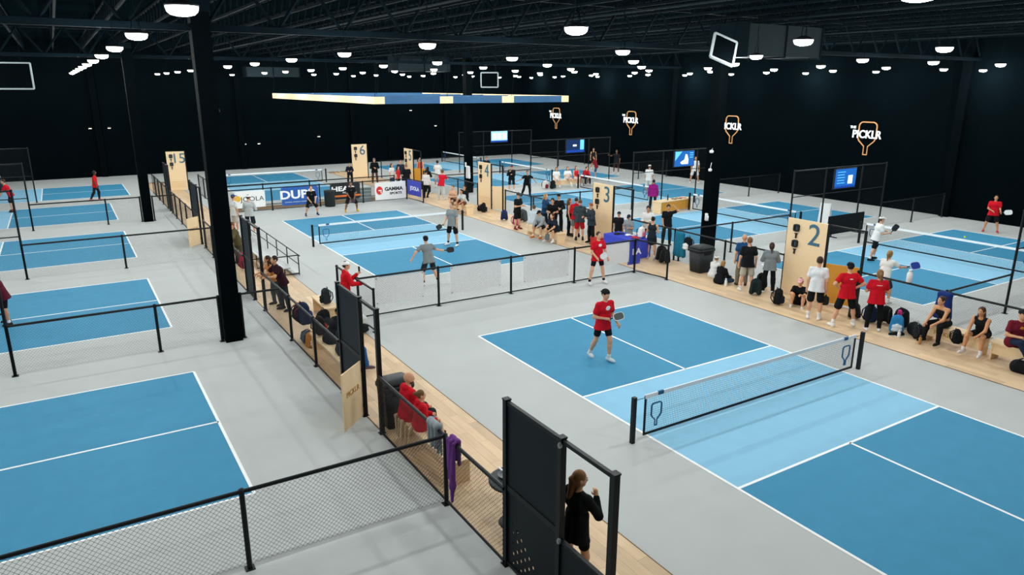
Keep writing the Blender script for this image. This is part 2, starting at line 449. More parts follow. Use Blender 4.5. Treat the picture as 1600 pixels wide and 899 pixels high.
# west edge of walkway (along Y at x=-7.38)
XW = -7.38
def wfence(y0, y1, n, lab): fence(lab, (XW, y0), (XW, y1), posts=[(q-y0)/(y1-y0) for q in n] if isinstance(n, tuple) else [i/n for i in range(1, n)], bottom=True)
wfence(-1.78, 2.78, (), 'chain link fence with the purple scarf beside the oak walkway')
wfence(5.05, 11.9, (6.87, 8.98), 'chain link fence with bags behind it beside the oak walkway')
wfence(14.4, 21.9, 4, 'chain link fence along the oak walkway behind the thick column')
wfence(24.7, 31.75, 4, 'chain link fence along the oak walkway toward the number 15 board')
wfence(33.6, 40.3, 4, 'chain link fence along the oak walkway beside the number 15 board')
fence('grey mesh fence on the centre side of the walkway below the far court', (-5.0, 33.0), (-5.0, 38.2), posts=(0, .33, .66, 1), bottom=True)
# centre court end fences
fence('chain link fence with white banners between the two centre courts', (-5.25, 9.75), (5.05, 9.75), posts=(0, .245, .495, .74, 1), bottom=True)
fence('chain link side wing at the commentator corner of the centre fence', (-5.28, 8.45), (-5.28, 11.45), posts=(0, 1), bottom=True)
fence('chain link side wing at the blue drape corner of the centre fence', (5.1, 9.75), (5.35, 8.4), posts=(1,), bottom=True)
fence('chain link fence carrying the sponsor banners at the far court', (-5.25, 30.05), (5.15, 30.05), posts=(0, .25, .5, .74, 1), bottom=True)
fence('second chain link fence right behind the sponsor banners', (-5.25, 31.9), (5.15, 31.9), posts=(0, .25, .5, .74, 1), bottom=True)
fence('chain link side wing behind the blue corner banner', (5.22, 30.0), (5.35, 28.2), posts=(1,), bottom=True)
# right-court divider fences
for i, y in enumerate((10.25, 20.35, 30.4, 40.4)):
    w_ = ['beyond the big black bin', 'beyond the purple hoodie', 'behind the bench spectators', 'in the far corner courts'][i]
    fence('low chain link fence ' + w_, (7.7, y), (14.1, y), posts=(0, .45))
    fence('tall chain link fence with a screen ' + w_, (14.1, y), (20.7, y), H=3.05, posts=(0, .325, .72, 1), mids=(1.95,))
    fence('low chain link fence by the logo wall ' + w_, (20.7, y), (26.2, y), posts=(.5, 1))
fence('low chain link fence at the edge of the court beyond the benches', (7.7, .35), (11.2, .35), posts=(0,))
fence('tall chain link fence post bay at the picture edge', (11.2, .35), (17.5, .35), H=3.05, posts=(0, .5, 1), mids=(1.95,))
XE = 7.62
def efence(y0, y1, n, lab): fence(lab, (XE, y0), (XE, y1), posts=[i/n for i in range(n+1)])
efence(-5.0, 2.85, 3, 'chain link fence behind the benches and the sitting women')
efence(5.45, 12.9, 3, 'chain link fence behind the black bin and the standing spectators')
efence(15.5, 22.9, 3, 'chain link fence behind the crowd by the number 3 board')
efence(25.9, 33.0, 3, 'chain link fence between the number 4 and number 5 boards')
# ------------------------------------------------------------------ tall gate frames along the west edge of the walkway
def holed_panel(w_, h_, nx, nz, holes, th=.012):
    # panel in local (y along -> x, z up), with octagonal holes in the listed cells
    b = MB(); cw, ch = w_/nx, h_/nz
    for i in range(nx):
        for j in range(nz):
            x0, z0 = i*cw, j*ch
            if (i, j) in holes:
                n = 8; r = min(cw, ch)*.3; cx, cz = x0+cw/2, z0+ch/2
                outer = []
                for k in range(n):
                    a = 2*PI*(k+.5)/n; c_, s_ = math.cos(a), math.sin(a); q = max(abs(c_), abs(s_))
                    outer.append((cx+c_/q*cw/2, cz+s_/q*ch/2))
                # corners so that the octagon-square fills the cell
                outer = []
                for k in range(n):
                    sx, sz = [(1,.0),(1,1),(0,1),(-1,1),(-1,0),(-1,-1),(0,-1),(1,-1)][k]
                    outer.append((cx+sx*cw/2, cz+sz*ch/2))
                inner = [(cx+r*math.cos(2*PI*k/n), cz+r*1.25*math.sin(2*PI*k/n)) for k in range(n)]
                b.ring(outer, inner, -th/2, th/2)
            else:
                b.bbox(x0, x0+cw, -th/2, th/2, z0, z0+ch)
    return b
def gate(label, ya, yb, yc, low_panel, leaf=None, holes=False, H=2.5):
    # posts at ya > yb > yc ; solid panel ya..yb ; open bay yb..yc
    e = empty('gate_frame', (XW+.04, yb, 0), 0, label=label, cat='gate frame', group='tall black gate frames')
    PT = MB().box((0, 0, H/2), (.08, .08, H)).box((0, 0, H+.01), (.095, .095, .02)).mesh('post', M_BLACK)
    for y in (ya, yb, yc):
        p = add('post', PT, e, (0, y-yb, 0)); f = add('foot_plate', FOOT, p, (0, 0, 0))
        for sx in (-1, 1): add('bolt', BOLT, p, (sx*.06, .05, 0))
    def bar(y0, y1, z, t=.05): MB().bbox(-.025, .025, y0-yb, y1-yb, z-t/2, z+t/2).build('rail', M_BLACK, e)
    bar(ya, yb, H-.03); bar(yb, yc, H-.03); bar(ya, yb, 1.24, .08); bar(ya, yb, .06)
    MB().bbox(-.012, .012, yb-yb+.04, ya-yb-.04, 1.28, H-.06).build('upper_panel', M_PANEL, e)
    if holes:
        hs = {(i, j) for i in range(2, 11) for j in range(0, 9) if (i % 2 == j % 2) and j < 1+(i-1)*.85}
        b = holed_panel(ya-yb-.08, 1.12, 12, 14, hs)
        o = b.build('lower_panel', M_PANEL, e, loc=(0, .04, .08), rot=(0, 0, PI/2))
    else:
        MB().bbox(-.012, .012, .04, ya-yb-.04, .08, 1.2).build('lower_panel', M_PANEL, e)
    if low_panel:
        MB().bbox(-.012, .012, yc-yb+.04, -.04, .06, 1.12).build('low_panel', M_PANEL, e)
        bar(yb, yc, 1.14, .04)
        MB().lathe([(.022, 0), (.03, .03), (.02, .06), (0, .065)], 8).build('hinge', M_GALV, e, loc=(-.05, -.05, 1.13))
        MB().lathe([(.022, 0), (.03, .03), (.02, .06), (0, .065)], 8).build('hinge', M_GALV, e, loc=(-.05, -.03, 2.4))
    if leaf:
        ln, ang = leaf
        g = add('gate_leaf', MB().bbox(0, ln, -.015, .015, .03, 1.2).mesh('gate_leaf', M_PLY), e, (-.05, 0, 0), (0, 0, ang))
        text('PICKLR', .16, mat('engraving', 'b07c35', .6), g, (ln/2, .018, .72), (PI/2, .0, PI))
        for z in (.25, 1.0): MB().box((0, 0, z), (.03, .05, .08)).build('hinge', M_BLACK, g)
    return e
gate('tall black gate panel with punched holes beside the woman in black', -1.78, -3.02, -3.98, True, holes=True)
gate('tall black gate panel with an open ply leaf below the commentator', 5.0, 3.72, 2.82, False, leaf=(.78, PI+.75))
gate('tall black gate panel behind the thick column near the bleacher', 14.3, 13.3, 12.0, False)
gate('small far tall black gate panel with a ply leaf near the number 15 board', 24.6, 22.9, 22.0, False, leaf=(.75, PI+.8))
gate('farthest tall black gate panel just before the number 15 board', 33.5, 32.6, 31.8, False)

# ------------------------------------------------------------------ numbered ply boards
def board(num, label, loc, rz, width, H=2.45, open_bay=1.25, leaf=False, slots=False, dark_bay=True):
    e = empty('court_sign', loc, rz, label=label, cat='sign', group='numbered ply court boards')
    # local: board in x (0..width), front faces -y, up z
    MB().bbox(0, width, -.02, .02, .02, H).build('board', M_PLY, e)
    MB().bbox(-.012, 0, -.022, .022, .02, H).build('edge_trim', M_BLACK, e); MB().bbox(width, width+.06, -.03, .03, 0, H).build('frame_post', M_BLACK, e)
    text(num, .95 if len(num) < 2 else .85, M_NUM, e, (width*(.70 if len(num) < 2 else .66), -.03, H-.45), (PI/2, 0, 0), 'number', .008, offset=.0)
    M_IN = mat('bracket_inner', '4a5a68', .5)
    sq = lambda w_, h_, r: [(sx*(w_-r)+r*math.cos(a), sz*(h_-r)+r*math.sin(a)) for sx, sz, a0 in ((1,1,0),(-1,1,PI/2),(-1,-1,PI),(1,-1,1.5*PI)) for a in (a0, a0+PI/4, a0+PI/2)]
    for z in (H-.28, H-.78):
        br = MB().ring(sq(.1, .115, .05), sq(.055, .07, .03), -.09, -.02).build('paddle_bracket', M_RUBBER, e, loc=(width*.25, 0, z))
        MB().extr(sq(.056, .071, .03), -.035, -.02).build('bracket_pad', M_IN, br)
        MB().bbox(-.02, .02, -.06, -.02, -.33, -.18).bbox(-.05, .05, -.06, -.02, -.2, -.17).build('handle_hook', M_RUBBER, br)
    if slots:
        for j in range(4): MB().bbox(.1, width-.1, -.024, -.019, .25+.1*j, .262+.1*j).build('slot', M_PLYD, e)
    if open_bay:
        x1 = width+open_bay
        MB().bbox(x1-.06, x1, -.03, .03, 0, H).build('frame_post', M_BLACK, e); MB().bbox(width, x1, -.025, .025, H-.05, H).build('frame_rail', M_BLACK, e)
        if leaf:
            g = add('gate_leaf', MB().bbox(0, .95, -.015, .015, .03, 1.25).mesh('gate_leaf', M_PLY if num == '4' else M_PLYD), e, (width+.06, .03, 0), (0, 0, leaf))
            for z in (.25, 1.0): MB().box((0, 0, z), (.03, .05, .08)).build('hinge', M_BLACK, g)
    return e
# local x runs along -Y world => rz=-90deg ; front (-y local) => -x world
board('2', 'tall ply board with a blue number 2 behind the white shirted spectator', (7.5, 5.35, .01), -PI/2, 1.42, leaf=.35)
board('3', 'tall ply board with a blue number 3 beside the vendor table', (7.5, 15.35, .01), -PI/2, 1.35)
board('4', 'tall ply board with a blue number 4 beside the sitting group', (7.6, 25.75, .01), -PI/2, 1.4, leaf=.35, slots=True)
board('5', 'tall ply board with a blue number 5 behind the black shirted man', (7.6, 35.9, .01), -PI/2, 1.4, leaf=.6)
board('6', 'tall ply board with a blue number 6 at the far end of the hall', (5.6, 40.6, 0), .05, 1.15, open_bay=0)
board('15', 'tall ply board with the number 15 at the far end of the side walkway', (-6.35, 40.8, .01), -.15, 1.05, open_bay=0, slots=True)

# paper sheets and gadgets on the columns
tag(MB().box((0, 0, 0), (.012, .2, .28)).build('notice', M_WHITE, loc=(-.0+9.6-.222, 30.55, 1.75)), 'small pale blue notice taped to the far column', 'notice')
tag(MB().lathe([(.0, -.06), (.06, -.05), (.075, 0), (.06, .05), (0, .06)], 10).tube([(0, 0, .05), (.05, 0, .28)], .012, 5).build('security_camera', M_WHITE, loc=(9.6-.26, 10.5, 3.35), smooth=True), 'small white camera on the thick column, lower one', 'camera')
tag(MB().lathe([(.0, -.06), (.07, -.05), (.085, 0), (.07, .05), (0, .06)], 10).tube([(0, 0, .05), (.05, 0, .12)], .012, 5).build('security_camera', M_WHITE, loc=(9.6-.26, 10.5, 4.05), smooth=True), 'small white camera on the thick column, upper one', 'camera')
tag(MB().lathe([(.0, -.1), (.06, -.05), (.05, .1), (.07, .2), (0, .22)], 8).box((.02, 0, .02), (.05, .16, .2)).build('dispenser', M_WHITE, loc=(9.6-.27, 10.5, 1.45), smooth=True), 'white dispenser fixed to the thick column at head height', 'dispenser')

# ------------------------------------------------------------------ sponsor banners
def banner(label, cx, y, z0, z1, w_, hexc, texts=(), extra=None, rz=0.0, th=.012, name='sponsor_banner', group=None):
    e = empty(name, (cx, y, z0), rz, label=label, cat='banner', group=group)
    MB().bbox(-w_/2, w_/2, -th/2, th/2, 0, z1-z0).build('cloth', mat('vinyl_'+hexc, hexc, .6, 'noise', 3, .02), e)
    for sx in (-1, 1):
        for z in (.04, z1-z0-.04): MB().lathe([(.012, 0), (.02, .006), (.012, .012)], 8).build('eyelet', M_GALV, e, loc=(sx*(w_/2-.04), -th/2-.002, z), rot=(PI/2, 0, 0))
    for (s, size, hx, x, z, sx, off) in texts:
        text(s, size, mat('print_'+hx, hx, .7), e, (x, -th/2-.003, z), (PI/2, 0, 0), 'lettering', .001, offset=off, sx=sx)
    if extra: extra(e, th)
    return e
yB = 30.05-.06
def joola_mark(e, th):
    MB().extr([(-.62+.16*math.cos(a), .5+.16*math.sin(a)) for a in [2*PI*k/16 for k in range(16)]], -th/2-.004, -th/2-.001).build('mark', mat('mark_yellow', 'e7b53c', .6), e)
banner('white banner with dark letters behind the two men in caps', -3.78, yB, .25, 1.14, 1.55, 'eef0f0', [('JOOLA', .34, '1b1f24', .12, .45, 1.15, .0)], joola_mark)
banner('blue banner with big white letters on the far fence', -1.15, yB, .2, 1.18, 2.0, '2c5fae', [('DUPR', .62, 'f4f6f8', -.1, .55, 1.25, .02), ('DYNAMIC UNIVERSAL PICKLEBALL RATING', .075, 'f4f6f8', 0, .17, 1.15, 0)])
def head_mark(e, th):
    MB().bbox(-.85, .85, -th/2-.004, -th/2-.001, .14, .24).build('stripe', mat('stripe_orange', 'e0722c', .6), e)
banner('black banner with white letters and an orange stripe', 1.4, yB, .3, 1.2, 1.72, '1c2024', [('HEAD', .36, 'f4f6f8', -.12, .58, 1.45, .012), ('PICKLEBALL', .13, 'f4f6f8', .25, .36, 1.2, 0)], head_mark)
def gamma_mark(e, th):
    MB().extr([(-.68+.2*math.cos(a), .55+.24*math.sin(a)) for a in [2*PI*k/18 for k in range(18)]], -th/2-.004, -th/2-.001).build('mark', mat('mark_red', 'd8342b', .6), e)
    MB().bbox(-.74, -.55, -th/2-.007, -th/2-.004, .52, .58).bbox(-.62, -.55, -th/2-.007, -th/2-.004, .4, .55).build('mark_cut', mat('print_f4f6f8', 'f4f6f8', .7), e)
banner('white banner with a red round mark and black letters', 4.1, yB, .08, 1.1, 1.9, 'f0f1f0', [('GAMMA', .28, '20262b', .2, .6, 1.1, .012), ('SPORTS', .18, '20262b', .32, .34, 1.2, .008)], gamma_mark)
banner('violet blue banner with white letters at the far fence corner', 5.2, 29.1, .32, 1.18, 1.65, '3a46b4', [('JOOLA', .3, 'f4f6f8', .05, .4, 1.15, .01)], None, rz=-PI/2+.07)
for k, (xa, xb, z0, tx) in enumerate(((-4.72, -3.2, .34, ''), (-2.3, -.52, .3, ''), (.34, 2.14, .28, 'DUPR'), (3.45, 4.8, .42, ''))):
    lab = ['white banner back seen through mesh, nearest the commentator', 'white banner back seen through mesh, behind the reaching player', 'white banner back with faint mirrored letters', 'white banner back behind the standing red shirted player'][k]
    e = banner(lab, (xa+xb)/2, 9.75+.03, z0, 1.15, xb-xa, 'fbfcfc', [], None)
    if tx:
        t = text(tx, .5, mat('print_faint', 'f6f8f8', .8), e, (0, -.012, .45), (PI/2, 0, 0), 'lettering', .001, offset=.015, sx=-1.3)
banner('violet blue banner with white letters hung at the near fence corner', 5.05, 9.79, .3, 1.2, .58, '4350c4', [('LA', .3, 'f4f6f8', .1, .45, 1.2, .01)])

# ------------------------------------------------------------------ screens on the tall fences
def screen(label, x, y, z, kind):
    e = empty('wall_screen', (x, y, z), 0, label=label, cat='screen', group='screens on the tall fences')
    MB().bbox(-.78, .78, 0, .07, -.45, .45).build('case', M_RUBBER, e)
    MB().bbox(-.74, .74, -.006, 0, -.415, .415).build('display', mat('display_'+kind, {'a': '1d62b4', 'b': '1f5da8', 'c': '132b52', 'd': '9cc9e6'}[kind], .3, emit=.55), e)
    WH = mat('display_white', 'e6f2fa', .3, emit=.9); CY = mat('display_cyan', '5fb4e4', .3, emit=.9); DB = mat('display_deep', '123a8c', .3, emit=.9)
    if kind == 'a':
        for j in range(5): MB().bbox(-.6, -.05-.05*(j % 2), -.01, -.006, .27-.12*j, .30-.12*j).build('text_row', CY, e)
        MB().bbox(.18, .5, -.01, -.006, -.25, .12).build('photo_block', WH, e); MB().bbox(-.74, .74, -.01, -.006, -.415, -.33).build('bottom_bar', DB, e)
    elif kind == 'b':
        MB().extr([(-.7, .4), (-.2, .4), (-.7, -.1)], -.01, -.006).build('swoosh', CY, e)
        MB().extr([(-.3, -.2), (.0, -.05), (.08, .25), (.2, .22), (.3, -.05), (.3, -.3), (-.2, -.3)], -.012, -.006).build('shoe_picture', WH, e)
        for j in range(3): MB().bbox(.4, .66, -.01, -.006, .28-.12*j, .32-.12*j).build('text_row', CY, e)
    elif kind == 'c':
        MB().bbox(.4, .72, -.01, -.006, -.25, .4).build('photo_block', CY, e); MB().bbox(-.2, .1, -.01, -.006, -.02, .1).build('text_row', WH, e); MB().bbox(-.74, .74, -.01, -.006, -.415, -.27).build('bottom_bar', DB, e)
    else:
        for j in range(3): MB().bbox(-.6+.45*j, -.25+.45*j, -.01, -.006, -.2, .25).build('photo_block', WH, e)
        MB().bbox(-.74, .74, -.01, -.006, -.415, -.3).build('bottom_bar', DB, e)
screen('blue screen with text rows above the number 2 board', 17.45, 10.12, 2.56, 'a')
screen('blue screen showing a white shoe on the tall fence', 17.7, 20.22, 2.57, 'b')
screen('dark blue screen behind the bench spectators', 17.6, 30.27, 2.58, 'c')
screen('pale blue bright screen in the far corner', 17.6, 40.27, 2.63, 'd')
# black windscreen roll and white board near number 2
wr = empty('windscreen', (17.75, 10.02, 0), 0, label='black cloth windscreen on feet under the blue text screen', cat='screen')
MB().bbox(-1.3, 1.3, -.02, .02, .12, .95).build('cloth', fabric('10181c'), wr); MB().tube([(-1.3, 0, .7), (1.3, 0, .7)], .015, 6).build('rail', M_GALV, wr)
for sx in (-1.0, 1.0): MB().bbox(sx-.03, sx+.03, -.3, .3, 0.0, .04).build('foot', M_BLACK, wr); MB().bbox(sx-.02, sx+.02, -.02, .02, .02, .14).build('leg', M_BLACK, wr)
wb = empty('score_stand', (19.4, 12.25, 0), 1.9, label='white folding score stand beyond the number 2 board', cat='stand')
for s in (-1, 1): MB().box((0, s*.12, .5), (.5, .03, 1.0), M=Matrix.Rotation(s*.2, 3, 'X')).build('leaf', M_WHITE, wb)
MB().box((.05, -.2, .5), (.06, .02, .8), M=Matrix.Rotation(-.2, 3, 'X')).build('stripe', M_BLACK, wb)

# ------------------------------------------------------------------ paddle logos on the right wall
for k, y in enumerate((15.2, 24.95, 35.15, 45.4)):
    e = empty('wall_logo', (RX1-.01, y, 3.72), -PI/2, label='white lettered paddle logo on the black wall, ' + ['above the number 2 board', 'beside the thick black column', 'beside the wall column', 'nearest the far corner'][k], cat='logo', group='paddle logos on the wall')
    MB().ring(paddle_outline(1.12, 1.06), paddle_outline(1.12, 1.06, off=.06), -.05, -.0).build('paddle_outline', M_ORANGE, e, loc=(0, 0, .21))
    text('PICKLR', .6, M_SIGN_GLOW, e, (0.0, -.09, .15), (PI/2, 0, 0), 'lettering', .02, offset=.012, sx=.9)
    text('THE', .2, M_SIGN_GLOW, e, (-.86, -.09, .53), (PI/2, 0, 0), 'lettering', .02, offset=.002)

# ------------------------------------------------------------------ suspended timber frame over the far court
tf = empty('suspended_frame', (.4, 22.2, 5.66), label='rectangular timber frame hung on cables over the far court', cat='canopy frame')
FW, FD, FH = 10.6, 18.0, .32
M_BLUEP = mat('frame_blue', '1e5580', .45, 'noise', 2, .1)
MB().bbox(-.06, 0, 0, FD, 0, FH).build('side_board', M_PLY, tf)
MB().bbox(FW, FW+.06, 0, FD, 0, FH).build('side_board', M_PLY, tf)
MB().bbox(0, FW, FD-.06, FD, 0, FH).build('side_board', M_BLUEP, tf)
xs = [0, .45, 3.2, 3.9, 6.6, 7.3, 10.2, 10.6]
for i in range(7):
    MB().bbox(xs[i]+.005, xs[i+1]-.005, 0, .06, 0, FH).build('front_panel', M_PLY if i % 2 == 0 else M_BLUEP, tf)
for i in range(1, 6):
    MB().bbox(0, FW, i*FD/6-.03, i*FD/6+.03, .02, FH-.04).build('cross_slat', M_BLUEP, tf)
for x in (0.0, 3.6, 7.2, FW):
    for y in (.05, FD/2, FD-.05): MB().tube([(x, y, FH), (x+.1, y, 1.1), (x, y, RZ-5.66-1.0)], .012, 5).build('cable', M_STEEL, tf)

# framed dark panels hanging from the roof, exit sign, small wall lights
def hang_panel(label, loc, rot, w_, h_, t=.05):
    e = empty('hanging_panel', loc, 0, label=label, cat='panel'); e.rotation_euler = rot
    MB().bbox(-w_/2, w_/2, -.015, .015, -h_/2, h_/2).build('face', M_COLM, e)
    for s in (-1, 1):
        MB().bbox(s*w_/2-.03, s*w_/2+.03, -.03, .03, -h_/2, h_/2).build('frame_bar', mat('frame_grey', '98a2a4', .7), e)
        MB().bbox(-w_/2, w_/2, -.031, .031, s*h_/2-.03, s*h_/2+.03).build('frame_bar', mat('frame_grey', '98a2a4', .7), e)
    MB().tube([(-w_*.35, 0, h_/2), (-w_*.35, 0, h_/2+2.3)], .01, 5).build('hanger', M_STEEL, e); MB().tube([(w_*.35, 0, h_/2), (w_*.35, 0, h_/2+2.3)], .01, 5).build('hanger', M_STEEL, e)
hang_panel('tilted framed dark panel hanging beside the big air duct', (3.9, 5.3, 7.42), (-.65, .38, -.5), .67, .85)
hang_panel('framed dark panel hanging at the picture corner over the side courts', (-13.5, 28.6, 6.82), (0, 0, -.15), 2.1, 1.05)
hang_panel('small framed dark panel hanging by the far column', (6.96, 23.35, 6.75), (0, 0, -.5), .85, .7)
ex = empty('exit_sign', (-1.3, 51.395, 4.6), label='small red lit exit sign on the far wall', cat='sign')
MB().bbox(-.3, .3, -.08, 0, -.12, .12).build('case', M_RUBBER, ex)
text('EXIT', .2, mat('exit_red', 'e03a3a', .4, emit=1.5), ex, (0, -.085, 0), (PI/2, 0, 0), 'lettering', .004, offset=.01)
def wall_light(label, loc, w_=.2, strength=6):
    e = empty('wall_light', loc, label=label, cat='lamp', group='small wall lights')
    MB().bbox(-w_/2, w_/2, -.12, 0, -.03, .07).build('housing', M_RUBBER, e)
    MB().bbox(-w_/2+.02, w_/2-.02, -.125, -.02, -.05, -.03).build('lens', mat('small_lens', 'fff4e0', .4, emit=strength), e)
for n_, (x, z) in enumerate(((-9.9, 3.5), (-8.7, 3.5), (-1.6, 3.6), (.6, 2.0), (1.7, 2.0), (15.0, 4.4), (17.4, 3.0), (21, 4.2), (21, 3.0), (6.6, 2.4))):
    wall_light('small lit fitting on the far black wall', (x, 51.35, z), .22)
tag(MB().bbox(-.4, .4, -.04, 0, 0, 2.1).bbox(-.47, -.4, -.05, 0, 0, 2.17).bbox(.4, .47, -.05, 0, 0, 2.17).bbox(-.47, .47, -.05, 0, 2.1, 2.17).build('door_1', M_COLM, loc=(13.2, 51.36, 0.002), kind='structure'), 'dark steel door in the far end wall')
# ------------------------------------------------------------------ people: smooth-union bodies turned into continuous meshes
def surface_nets(F, org, h):
    ins = F < 0
    nx, ny, nz = F.shape
    cnt = np.zeros((nx-1, ny-1, nz-1), np.int8)
    for dx in (0, 1):
        for dy in (0, 1):
            for dz in (0, 1):
                cnt += ins[dx:nx-1+dx, dy:ny-1+dy, dz:nz-1+dz]
    act = (cnt > 0) & (cnt < 8)
    idx = np.argwhere(act)
    if not len(idx): return np.zeros((0, 3)), np.zeros((0, 4), int)
    vid = -np.ones(act.shape, np.int64); vid[act] = np.arange(len(idx))
    P = np.zeros((len(idx), 3)); C = np.zeros(len(idx))
    i, j, k = idx.T
    cor = [(a, b, c) for a in (0, 1) for b in (0, 1) for c in (0, 1)]
    for a in cor:
        for ax in range(3):
            if a[ax] == 0:
                b = list(a); b[ax] = 1
                fa = F[i+a[0], j+a[1], k+a[2]]; fb = F[i+b[0], j+b[1], k+b[2]]
                m = (fa < 0) != (fb < 0)
                t = np.where(m, fa/np.where(m, fa-fb, 1), 0)
                q = np.tile(np.array(a, float), (len(idx), 1)); q[:, ax] += t
                P[m] += q[m]; C[m] += 1
    P = (idx + P/C[:, None])*h + org
    quads = []
    for ax in range(3):
        sl0 = [slice(None)]*3; sl1 = [slice(None)]*3
        sl0[ax] = slice(0, -1); sl1[ax] = slice(1, None)
        s0 = ins[tuple(sl0)]; s1 = ins[tuple(sl1)]
        e = np.argwhere(s0 != s1)
        o1, o2 = (ax+1) % 3, (ax+2) % 3
        e = e[(e[:, o1] > 0) & (e[:, o2] > 0) & (e[:, o1] < F.shape[o1]-1) & (e[:, o2] < F.shape[o2]-1)]
        if not len(e): continue
        d1 = np.zeros(3, int); d1[o1] = 1; d2 = np.zeros(3, int); d2[o2] = 1
        g = lambda q: vid[q[:, 0], q[:, 1], q[:, 2]]
        qd = np.stack([g(e-d1-d2), g(e-d2), g(e), g(e-d1)], 1)
        flip = ~s0[e[:, 0], e[:, 1], e[:, 2]]
        qd[flip] = qd[flip][:, ::-1]
        quads.append(qd)
    return P, np.concatenate(quads)

def cap(a, b, ra, rb=None): return ('c', np.array(a, float), np.array(b, float), ra, ra if rb is None else rb)
def ell(c, r, R=None): return ('e', np.array(c, float), np.array(r, float), R)
def plane(n, c): return ('p', np.array(n, float), float(c))     # keep n.p <= c
def cut(pr): return ('-', pr)
def prim_aabb(p):
    if p[0] == 'c': return np.minimum(p[1]-p[3], p[2]-p[4]), np.maximum(p[1]+p[3], p[2]+p[4])
    m = p[2].max() if p[3] is not None else p[2]
    return p[1]-m, p[1]+m
def prim_d(p, X, Y, Z):
    if p[0] == 'c':
        a, b = p[1], p[2]; d = b-a; L2 = max(d@d, 1e-9)
        t = np.clip(((X-a[0])*d[0]+(Y-a[1])*d[1]+(Z-a[2])*d[2])/L2, 0, 1)
        return np.sqrt((X-a[0]-t*d[0])**2+(Y-a[1]-t*d[1])**2+(Z-a[2]-t*d[2])**2)-(p[3]+t*(p[4]-p[3]))
    c, r, R = p[1], p[2], p[3]
    x, y, z = X-c[0], Y-c[1], Z-c[2]
    if R is not None: x, y, z = (R[0, 0]*x+R[1, 0]*y+R[2, 0]*z, R[0, 1]*x+R[1, 1]*y+R[2, 1]*z, R[0, 2]*x+R[1, 2]*y+R[2, 2]*z)
    k0 = np.sqrt((x/r[0])**2+(y/r[1])**2+(z/r[2])**2); k1 = np.sqrt((x/r[0]**2)**2+(y/r[1]**2)**2+(z/r[2]**2)**2)
    return k0*(k0-1)/np.maximum(k1, 1e-6)
def sdf_mesh(prims, h, k=.03):
    bx = [prim_aabb(p) for p in prims if p[0] in 'ce']
    lo = np.min([b[0] for b in bx], 0)-2.5*h-k*.3; hi = np.max([b[1] for b in bx], 0)+2.5*h+k*.3
    n = np.ceil((hi-lo)/h).astype(int)+1
    ax = [lo[q]+h*np.arange(n[q]) for q in range(3)]
    F = np.full(n, .5)
    for p in prims:
        if p[0] == 'p':
            D = ax[0][:, None, None]*p[1][0]+ax[1][None, :, None]*p[1][1]+ax[2][None, None, :]*p[1][2]-p[2]
            F = np.maximum(F, D); continue
        q = p[1] if p[0] == '-' else p
        a, b = prim_aabb(q); mg = k+1.5*h
        i0 = np.clip(np.floor((a-mg-lo)/h).astype(int), 0, n-1); i1 = np.clip(np.ceil((b+mg-lo)/h).astype(int)+1, 1, n)
        if (i1 <= i0).any(): continue
        s = tuple(slice(i0[t], i1[t]) for t in range(3))
        d = prim_d(q, ax[0][s[0]][:, None, None], ax[1][s[1]][None, :, None], ax[2][s[2]][None, None, :])
        if p[0] == '-': F[s] = np.maximum(F[s], -d)
        else:
            f = F[s]; hh = np.clip(.5+.5*(f-d)/k, 0, 1)
            F[s] = f*(1-hh)+d*hh-k*hh*(1-hh)
    return surface_nets(F, lo, h)

def np_mesh(name, V, Q, mats, extra=None):
    me = bpy.data.meshes.new(name)
    nv = len(V); nq = len(Q)
    Vl = [V]; faces = Q.astype(np.int64)
    loops = faces.ravel(); starts = np.arange(nq)*4; mi = np.zeros(nq, np.int32)
    if extra:
        ev, ef, em = extra
        Vl.append(np.array(ev, float))
        l2 = np.array([i+nv for f in ef for i in f], np.int64); tot = np.array([len(f) for f in ef])
        st2 = np.concatenate([[0], np.cumsum(tot)[:-1]])+len(loops)
        loops = np.concatenate([loops, l2]); starts = np.concatenate([starts, st2]); mi = np.concatenate([mi, np.array(em, np.int32)])
    V = np.concatenate(Vl)
    me.vertices.add(len(V)); me.vertices.foreach_set('co', V.ravel())
    me.loops.add(len(loops)); me.loops.foreach_set('vertex_index', loops.astype(np.int32))
    me.polygons.add(len(starts)); me.polygons.foreach_set('loop_start', starts.astype(np.int32))
    me.polygons.foreach_set('material_index', mi)
    me.polygons.foreach_set('use_smooth', np.ones(len(starts), bool))
    for m in mats: me.materials.append(m)
    me.update(calc_edges=True); me.validate()
    return me

def nrm(v): v = np.array(v, float); return v/max(np.linalg.norm(v), 1e-9)
